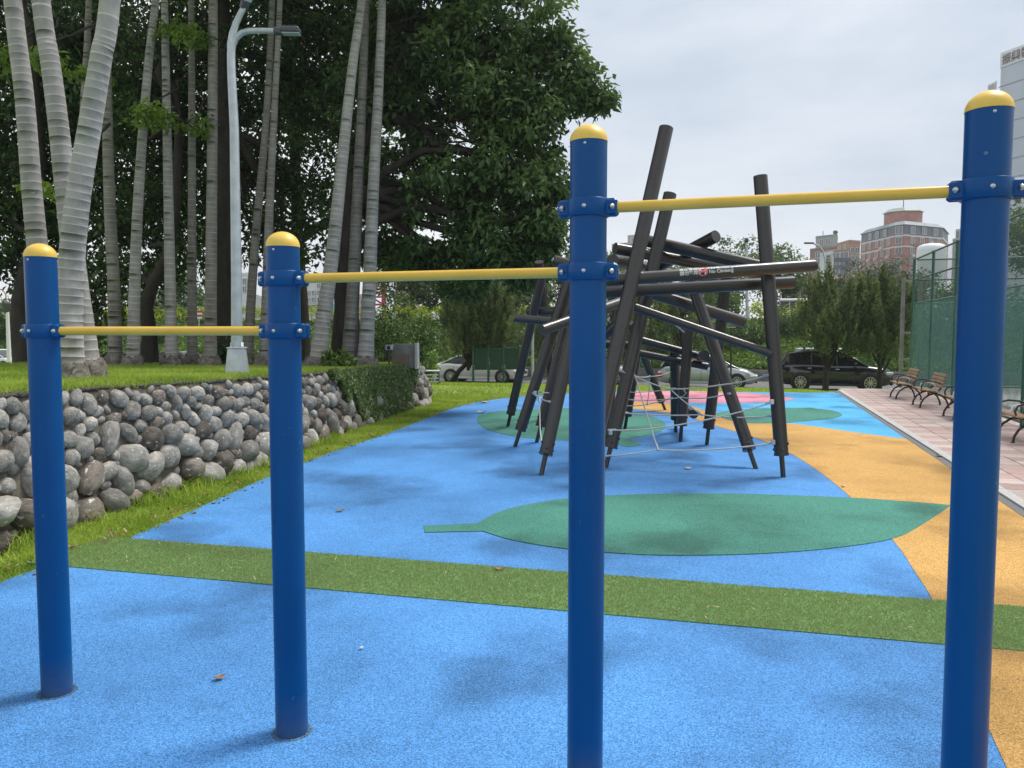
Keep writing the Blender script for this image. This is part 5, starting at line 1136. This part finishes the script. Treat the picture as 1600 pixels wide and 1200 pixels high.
# hospital tower
h0 = gp(1546, 150); hd = Vector((.298, -1, 0)).normalized(); hn = Vector((-hd.y, hd.x, 0)); hn = -hn if hn.x > 0 else hn; h1 = h0 + hd * 55; zt_ = zat(83, 150)
ho = empty('hospital_tower', tuple(h0), 'pale hospital tower with dark rooftop lettering at the right edge', 'building')
MB().prism([h0, h1, h1 - hn * 30, h0 - hn * 30], 0, zt_ - 2.7).build('wall', M['hosp'], ho); MB().prism([h0 + hn * .12 - hd * .1, h1 + hn * .12, h1 - hn * 30, h0 - hn * 30 - hd * .1], zt_ - 2.7, zt_).build('parapet', M['hosp_t'], ho)
for k in range(1, 14):
    z = zt_ - 2.7 - 3.4 * k; MB().box((h0 + hd * 27 + hn * .02 + Vector((0, 0, z))), (54.6, .1, .12), math.atan2(hd.y, hd.x)).build('panel_joint', M['joint'], ho)
for k in (8.2, 9.6): MB().box((h0 + hd * k + hn * .1 + Vector((0, 0, (zt_ - 16) / 2))), (.7, .3, zt_ - 16), math.atan2(hd.y, hd.x)).build('red_pilaster', M['brick2'], ho)
for k, ch in enumerate('振興醫院'):
    me = text_mesh(ch, 1.95); Q = Matrix((hd, Vector((0, 0, 1)), hn)).transposed(); o0 = h0 + hd * (.35 + 1.95 * k) + hn * .3 + Vector((0, 0, zt_ - 2.15))
    for v in me.vertices: v.co = o0 + Q @ v.co
    me.materials.clear(); me.materials.append(M['sign_r']); link('sign_letter', me, ho)
zz = zat(150, 165); lowb = empty('hospital_annex', tuple(gp(1520, 165)), 'lower pale annex behind the tower, left of its roof sign', 'building'); MB().prism([gp(1521, 168), gp(1560, 160), gp(1562, 175), gp(1522, 180)], 0, zat(147, 165)).build('wall', M['hosp'], lowb); pp = [gp(1527, 168), gp(1541, 165), gp(1542, 172), gp(1528, 174)]; MB().prism(pp, zat(147, 165), zat(128, 166)).build('plant_room', M['hosp_t'], lowb); face_windows(lowb, pp[0], pp[1], [zat(137, 166)], [.3, .7], .6, 1.6)
# pale buildings behind the palms and under the canopy
r = block('pale glazed building behind the leaning palm of three', [gp(470, 150), gp(560, 140), gp(562, 165), gp(470, 175)], zat(438, 145), 'white_w', [(0, 1, [zat(y, 145) for y in (446, 457, 468)], [.06 + .1 * k for k in range(10)], 1.0, .9)])
MB().prism([gp(470, 149), gp(561, 139), gp(561, 140.2), gp(470, 150.2)], zat(484, 145), zat(476, 145)).build('podium', M['conc'], r)
MB().rbox(tuple(at(520, 484, 136)), (4.5, .4, 1.8), .05).build('blue_panel', M['bluep'], r)
rf = empty('red_frame_tower', tuple(gp(590, 130)), 'red painted steel structure behind the rightmost palm', 'structure')
for px in (579, 600):
    a = at(px, 490, 130); t = at(px, 436, 130); MB().rbox(((a.x), 130, (t.z + 0) / 2), (.7, .7, t.z), .05).build('leg', M['redt'], rf)
for y in (440, 452, 464, 476): q = at(589.5, y, 130); MB().rbox(tuple(q), (2.2, .5, .3), .05).build('crossbeam', M['redt'], rf)
for (xa, ya), (xb, yb2) in (((579, 440), (600, 452)), ((600, 452), (579, 464)), ((579, 464), (600, 476))): MB().tube([at(xa, ya, 130), at(xb, yb2, 130)], .16, 6).build('brace', M['redt'], rf)
block('small cream building between the right-hand palms', [gp(553, 118), gp(580, 116), gp(581, 128), gp(553, 130)], zat(465, 117), 'cream_w', [(0, 1, [zat(y, 117) for y in (470, 477)], [.15, .4, .65, .88], .5, .4)])
block('grey roof block above the trees left of the tall leaning pole', [gp(955, 205), gp(998, 200), gp(1000, 220), gp(955, 225)], zat(382, 202), 'grey_w', [(0, 1, [zat(390, 202)], [.2, .5, .8], 1.4, 1.4)])
block('grey rooftop room left of the tall leaning pole', [gp(979, 204), gp(997, 202), gp(998, 210), gp(980, 212)], zat(370, 203), 'grey_w', [(0, 1, [zat(375, 203)], [.5], .9, 1)], base=18)
block('pale house seen under the spreading tree', [gp(618, 170), gp(655, 166), gp(656, 180), gp(618, 182)], zat(392, 168), 'cream_w', [(0, 1, [zat(y, 168) for y in (402, 416)], [.25, .7], 1.4, 1.4)])
block('pale far building behind the tree line at the lamp', [gp(376, 160), gp(396, 158), gp(397, 170), gp(376, 172)], zat(430, 159), 'white_w', [(0, 1, [zat(y, 159) for y in (440, 452)], [.5], 1.2, 1.2)])
hill = MB(); pts = [(-420 + 12 * i, 900, 26 + 22 * math.exp(-((i - 8) / 9) ** 2) + 5 * math.sin(i * 1.1) + 3 * math.sin(i * 2.3)) for i in range(30)]
hill.add([(x, y, -5) for x, y, z in pts] + [(x, y + 60, z) for x, y, z in pts] + [(x, y + 300, z * .6) for x, y, z in pts], [(r_ * 30 + i, r_ * 30 + i + 1, r_ * 30 + 31 + i, r_ * 30 + 30 + i) for r_ in range(2) for i in range(29)], 0, True); tag(hill.build('far_hills', M['hill']), kind='structure')

# ------------------------------------------------------------------ far lamps and poles
def curved_lamp(label, px, base_py, Y, pts, r=.05, lantern=None, m='galv'):
    c = gp(px, Y); z0 = gz(c.x, Y); rt_ = empty('street_lamp', (c.x, Y, z0), label, 'street lamp', 'street lamps along the road'); P = [Vector((c.x, Y, z0 - .1))] + [at(x, y, Y) for x, y in pts]
    MB().tube(P, [r * 1.3] + [r] * (len(P) - 1), 10).build('pole', M[m], rt_)
    e = P[-1]; MB().rbox((e.x + (lantern or 0), e.y, e.z - .03), (.7, .3, .14), .04).build('lamp_head', M['headg'], rt_); return rt_
curved_lamp('tall curved road lamp in front of the brown blocks', 1291, 500, 62, [(1290.5, 440), (1289, 405), (1286, 392), (1279, 384), (1268, 379)], .06, -.2)
c = gp(1166.5, 56); rt_ = empty('mast_lamp', (c.x, 56, gz(c.x, 56)), 'straight pale mast with round head seen between the climbing poles', 'street lamp'); MB().tube([(c.x, 56, gz(c.x, 56)), at(1166.5, 378, 56)], [.11, .07], 10).build('pole', M['galv'], rt_); q = at(1166.5, 375, 56); MB().lathe(q, [(.05, -.2), (.12, -.14), (.16, 0), (.12, .13), (.001, .16)], 12).build('lamp_head', M['headg'], rt_)
c = gp(14, 46); rt_ = empty('street_lamp', (c.x, 46, gz(c.x, 46)), 'white road lamp with lantern at the far left edge', 'street lamp', 'street lamps along the road'); MB().tube([(c.x, 46, gz(c.x, 46) - .1), at(11.5, 486, 46)], [.13, .09], 10).build('pole', M['white_m'], rt_)
q = at(10, 478, 46); MB().lathe(q, [(.06, -.45), (.16, -.3), (.3, .12), (.3, .17), (.001, .18)], 10).build('lantern', M['headg'], rt_); MB().tube([at(10, 476, 46), at(9, 460, 46), at(4, 453, 46), at(-6, 451, 46)], .035, 8).build('arm', M['brick2'], rt_)
c = gp(1021, 39); rt_ = empty('sign_pole', (c.x, 34, gz(c.x, 34)), 'thin black sign pole behind the climbing frame', 'pole'); MB().tube([(gp(1021, 34).x, 34, gz(gp(1021, 34).x, 34) - .1), at(1016, 490, 34)], .035, 8).build('pole', M['iron'], rt_); MB().rbox(tuple(at(1016, 492, 34)), (.3, .04, .3), .02).build('sign_plate', M['headg'], rt_)
rt_ = empty('sign_pole', (gp(1143, 33).x, 33, gz(gp(1143, 33).x, 33)), 'thin black pole behind the middle diagonal climbing pole', 'pole'); MB().tube([(gp(1143, 33).x, 33, gz(gp(1143, 33).x, 33) - .1), at(1142, 512, 33)], .035, 8).build('pole', M['iron'], rt_); MB().rbox(tuple(at(1142, 512, 33)), (.42, .12, .06), .02).build('cap', M['headg'], rt_)
rt_ = empty('sign_pole', (gp(832, 35).x, 35, gz(gp(832, 35).x, 35)), 'grey pole with a small box beside the left climbing poles', 'pole'); MB().tube([(gp(832.5, 35).x, 35, gz(gp(832, 35).x, 35) - .1), at(832, 440, 35)], .06, 8).build('pole', M['galv'], rt_); MB().rbox(tuple(at(824, 462, 35)), (.3, .2, .28), .02).build('meter_box', M['conc'], rt_)
rt_ = empty('guide_sign', (gp(312, 60).x, 60, gz(gp(312, 60).x, 60)), 'small red and white road sign seen between the slender palms', 'sign'); MB().tube([(gp(312, 60).x, 60, 2), at(312, 480, 60)], .05, 8).build('pole', M['galv'], rt_)
for k, mm in enumerate(('redt', 'white_m', 'redt', 'white_m')): MB().rbox(tuple(at(312, 487 + k * 3.2, 59.8)), (.35, .08, .15), .01).build('stripe', M[mm], rt_)

# ------------------------------------------------------------------ fallen leaves and petals
def fallen(px, py, size, m, label, rz, group='fallen leaves on the playground'):
    c = G(px, py, .03); root = empty('fallen_leaf', tuple(c), label, 'leaf', group, rz); V = []; N = 8
    for i in range(N + 1):
        t = i / N; w = .34 * math.sin(math.pi * t ** .8) * (1 if i < N else 0) + .01; cz = .22 * (2 * t - 1) ** 2 + .03
        V += [((t - .5), -w, cz + .14 * w), ((t - .5), 0, cz - .05), ((t - .5), w, cz + .22 * w)]
    V = [(x * size, y * size, z * size) for x, y, z in V]
    MB().add(V, [(i * 3 + j, i * 3 + j + 1, i * 3 + 4 + j, i * 3 + 3 + j) for i in range(N) for j in range(2)], 0, True).build('blade', M[m], root, False)
    MB().tube([(.48 * size, 0, .2 * size), (.7 * size, .05 * size, .12 * size)], .012 * size, 5).build('stalk', M[m], root, False)
fallen(343, 1059, .062, 'dry', 'curled brown leaf on blue rubber between the two left posts', .8); fallen(531, 798, .085, 'dry', 'brown leaf on blue rubber right of the second post', .2); fallen(781, 890, .08, 'dry', 'brown leaf on the artificial grass strip', 0.1)
fallen(1468, 713, .12, 'pale', 'yellow leaf on the grey kerb edge', .6); fallen(757, 629, .25, 'pale', 'pale dry leaf beside the oval leaf print', .3); fallen(752, 645, .2, 'pale', 'pale dry leaf at the left tip of the oval leaf print', -.4); fallen(1075, 732, .1, 'pale', 'pale twig-like leaf under the ropes', .1); fallen(565, 1012, .03, 'pale', 'tiny pale leaf on blue rubber right of the second post', 1); fallen(1318, 760, .07, 'pale', 'pale leaf at the ochre border', .4)
root = tf; n = 70; u = rng.random(n) * ulen; v = rng.random(n) * TW; C = np.stack([TA.x + tdir.x * u + tn.x * v, TA.y + tdir.y * u + tn.y * v, np.full(n, .062)], 1); D = unit(n); D[:, 2] *= .2
pm = leaf_mat('straw_bit', (.35, .28, .15), (.65, .58, .42), .1); tag(link('straw', leaves('straw', C, D, np.tile([0, 0, 1.], (n, 1)), .03 + .02 * rng.random(n), .007, rng.random(n), pm), tf), kind='stuff')
n = 260; C = []
for _ in range(n):
    y = random.uniform(4.5, 21); x = float(np.interp(y, le[:, 1], le[:, 0])) - random.uniform(-.12, .25); C.append((x, y, .05 if x < float(np.interp(y, le[:, 1], le[:, 0])) else .026))
C = np.array(C); D = unit(n); D[:, 2] *= .3; lm = leaf_mat('litter_leaf', (.12, .06, .025), (.34, .22, .10), .1)
o = link('leaf_litter', leaves('leaf_litter', C, D, np.tile([0, 0, 1.], (n, 1)), .04 + .04 * rng.random(n), .03, rng.random(n), lm)); tag(o, 'brown leaf litter along the edge of the blue rubber', 'leaf litter', kind='stuff')

# ------------------------------------------------------------------ humid air
hz = bpy.data.materials.new('humid_air'); hz.use_nodes = True; hz.node_tree.nodes.clear(); pv = hz.node_tree.nodes.new('ShaderNodeVolumePrincipled'); pv.inputs['Color'].default_value = (.92, .95, 1, 1); pv.inputs['Density'].default_value = .00045; pv.inputs['Anisotropy'].default_value = .3
ho_ = hz.node_tree.nodes.new('ShaderNodeOutputMaterial'); hz.node_tree.links.new(pv.outputs[0], ho_.inputs['Volume'])
hb = MB().box((0, 400, 45), (2600, 1900, 98)).build('haze', hz); tag(hb, kind='stuff')
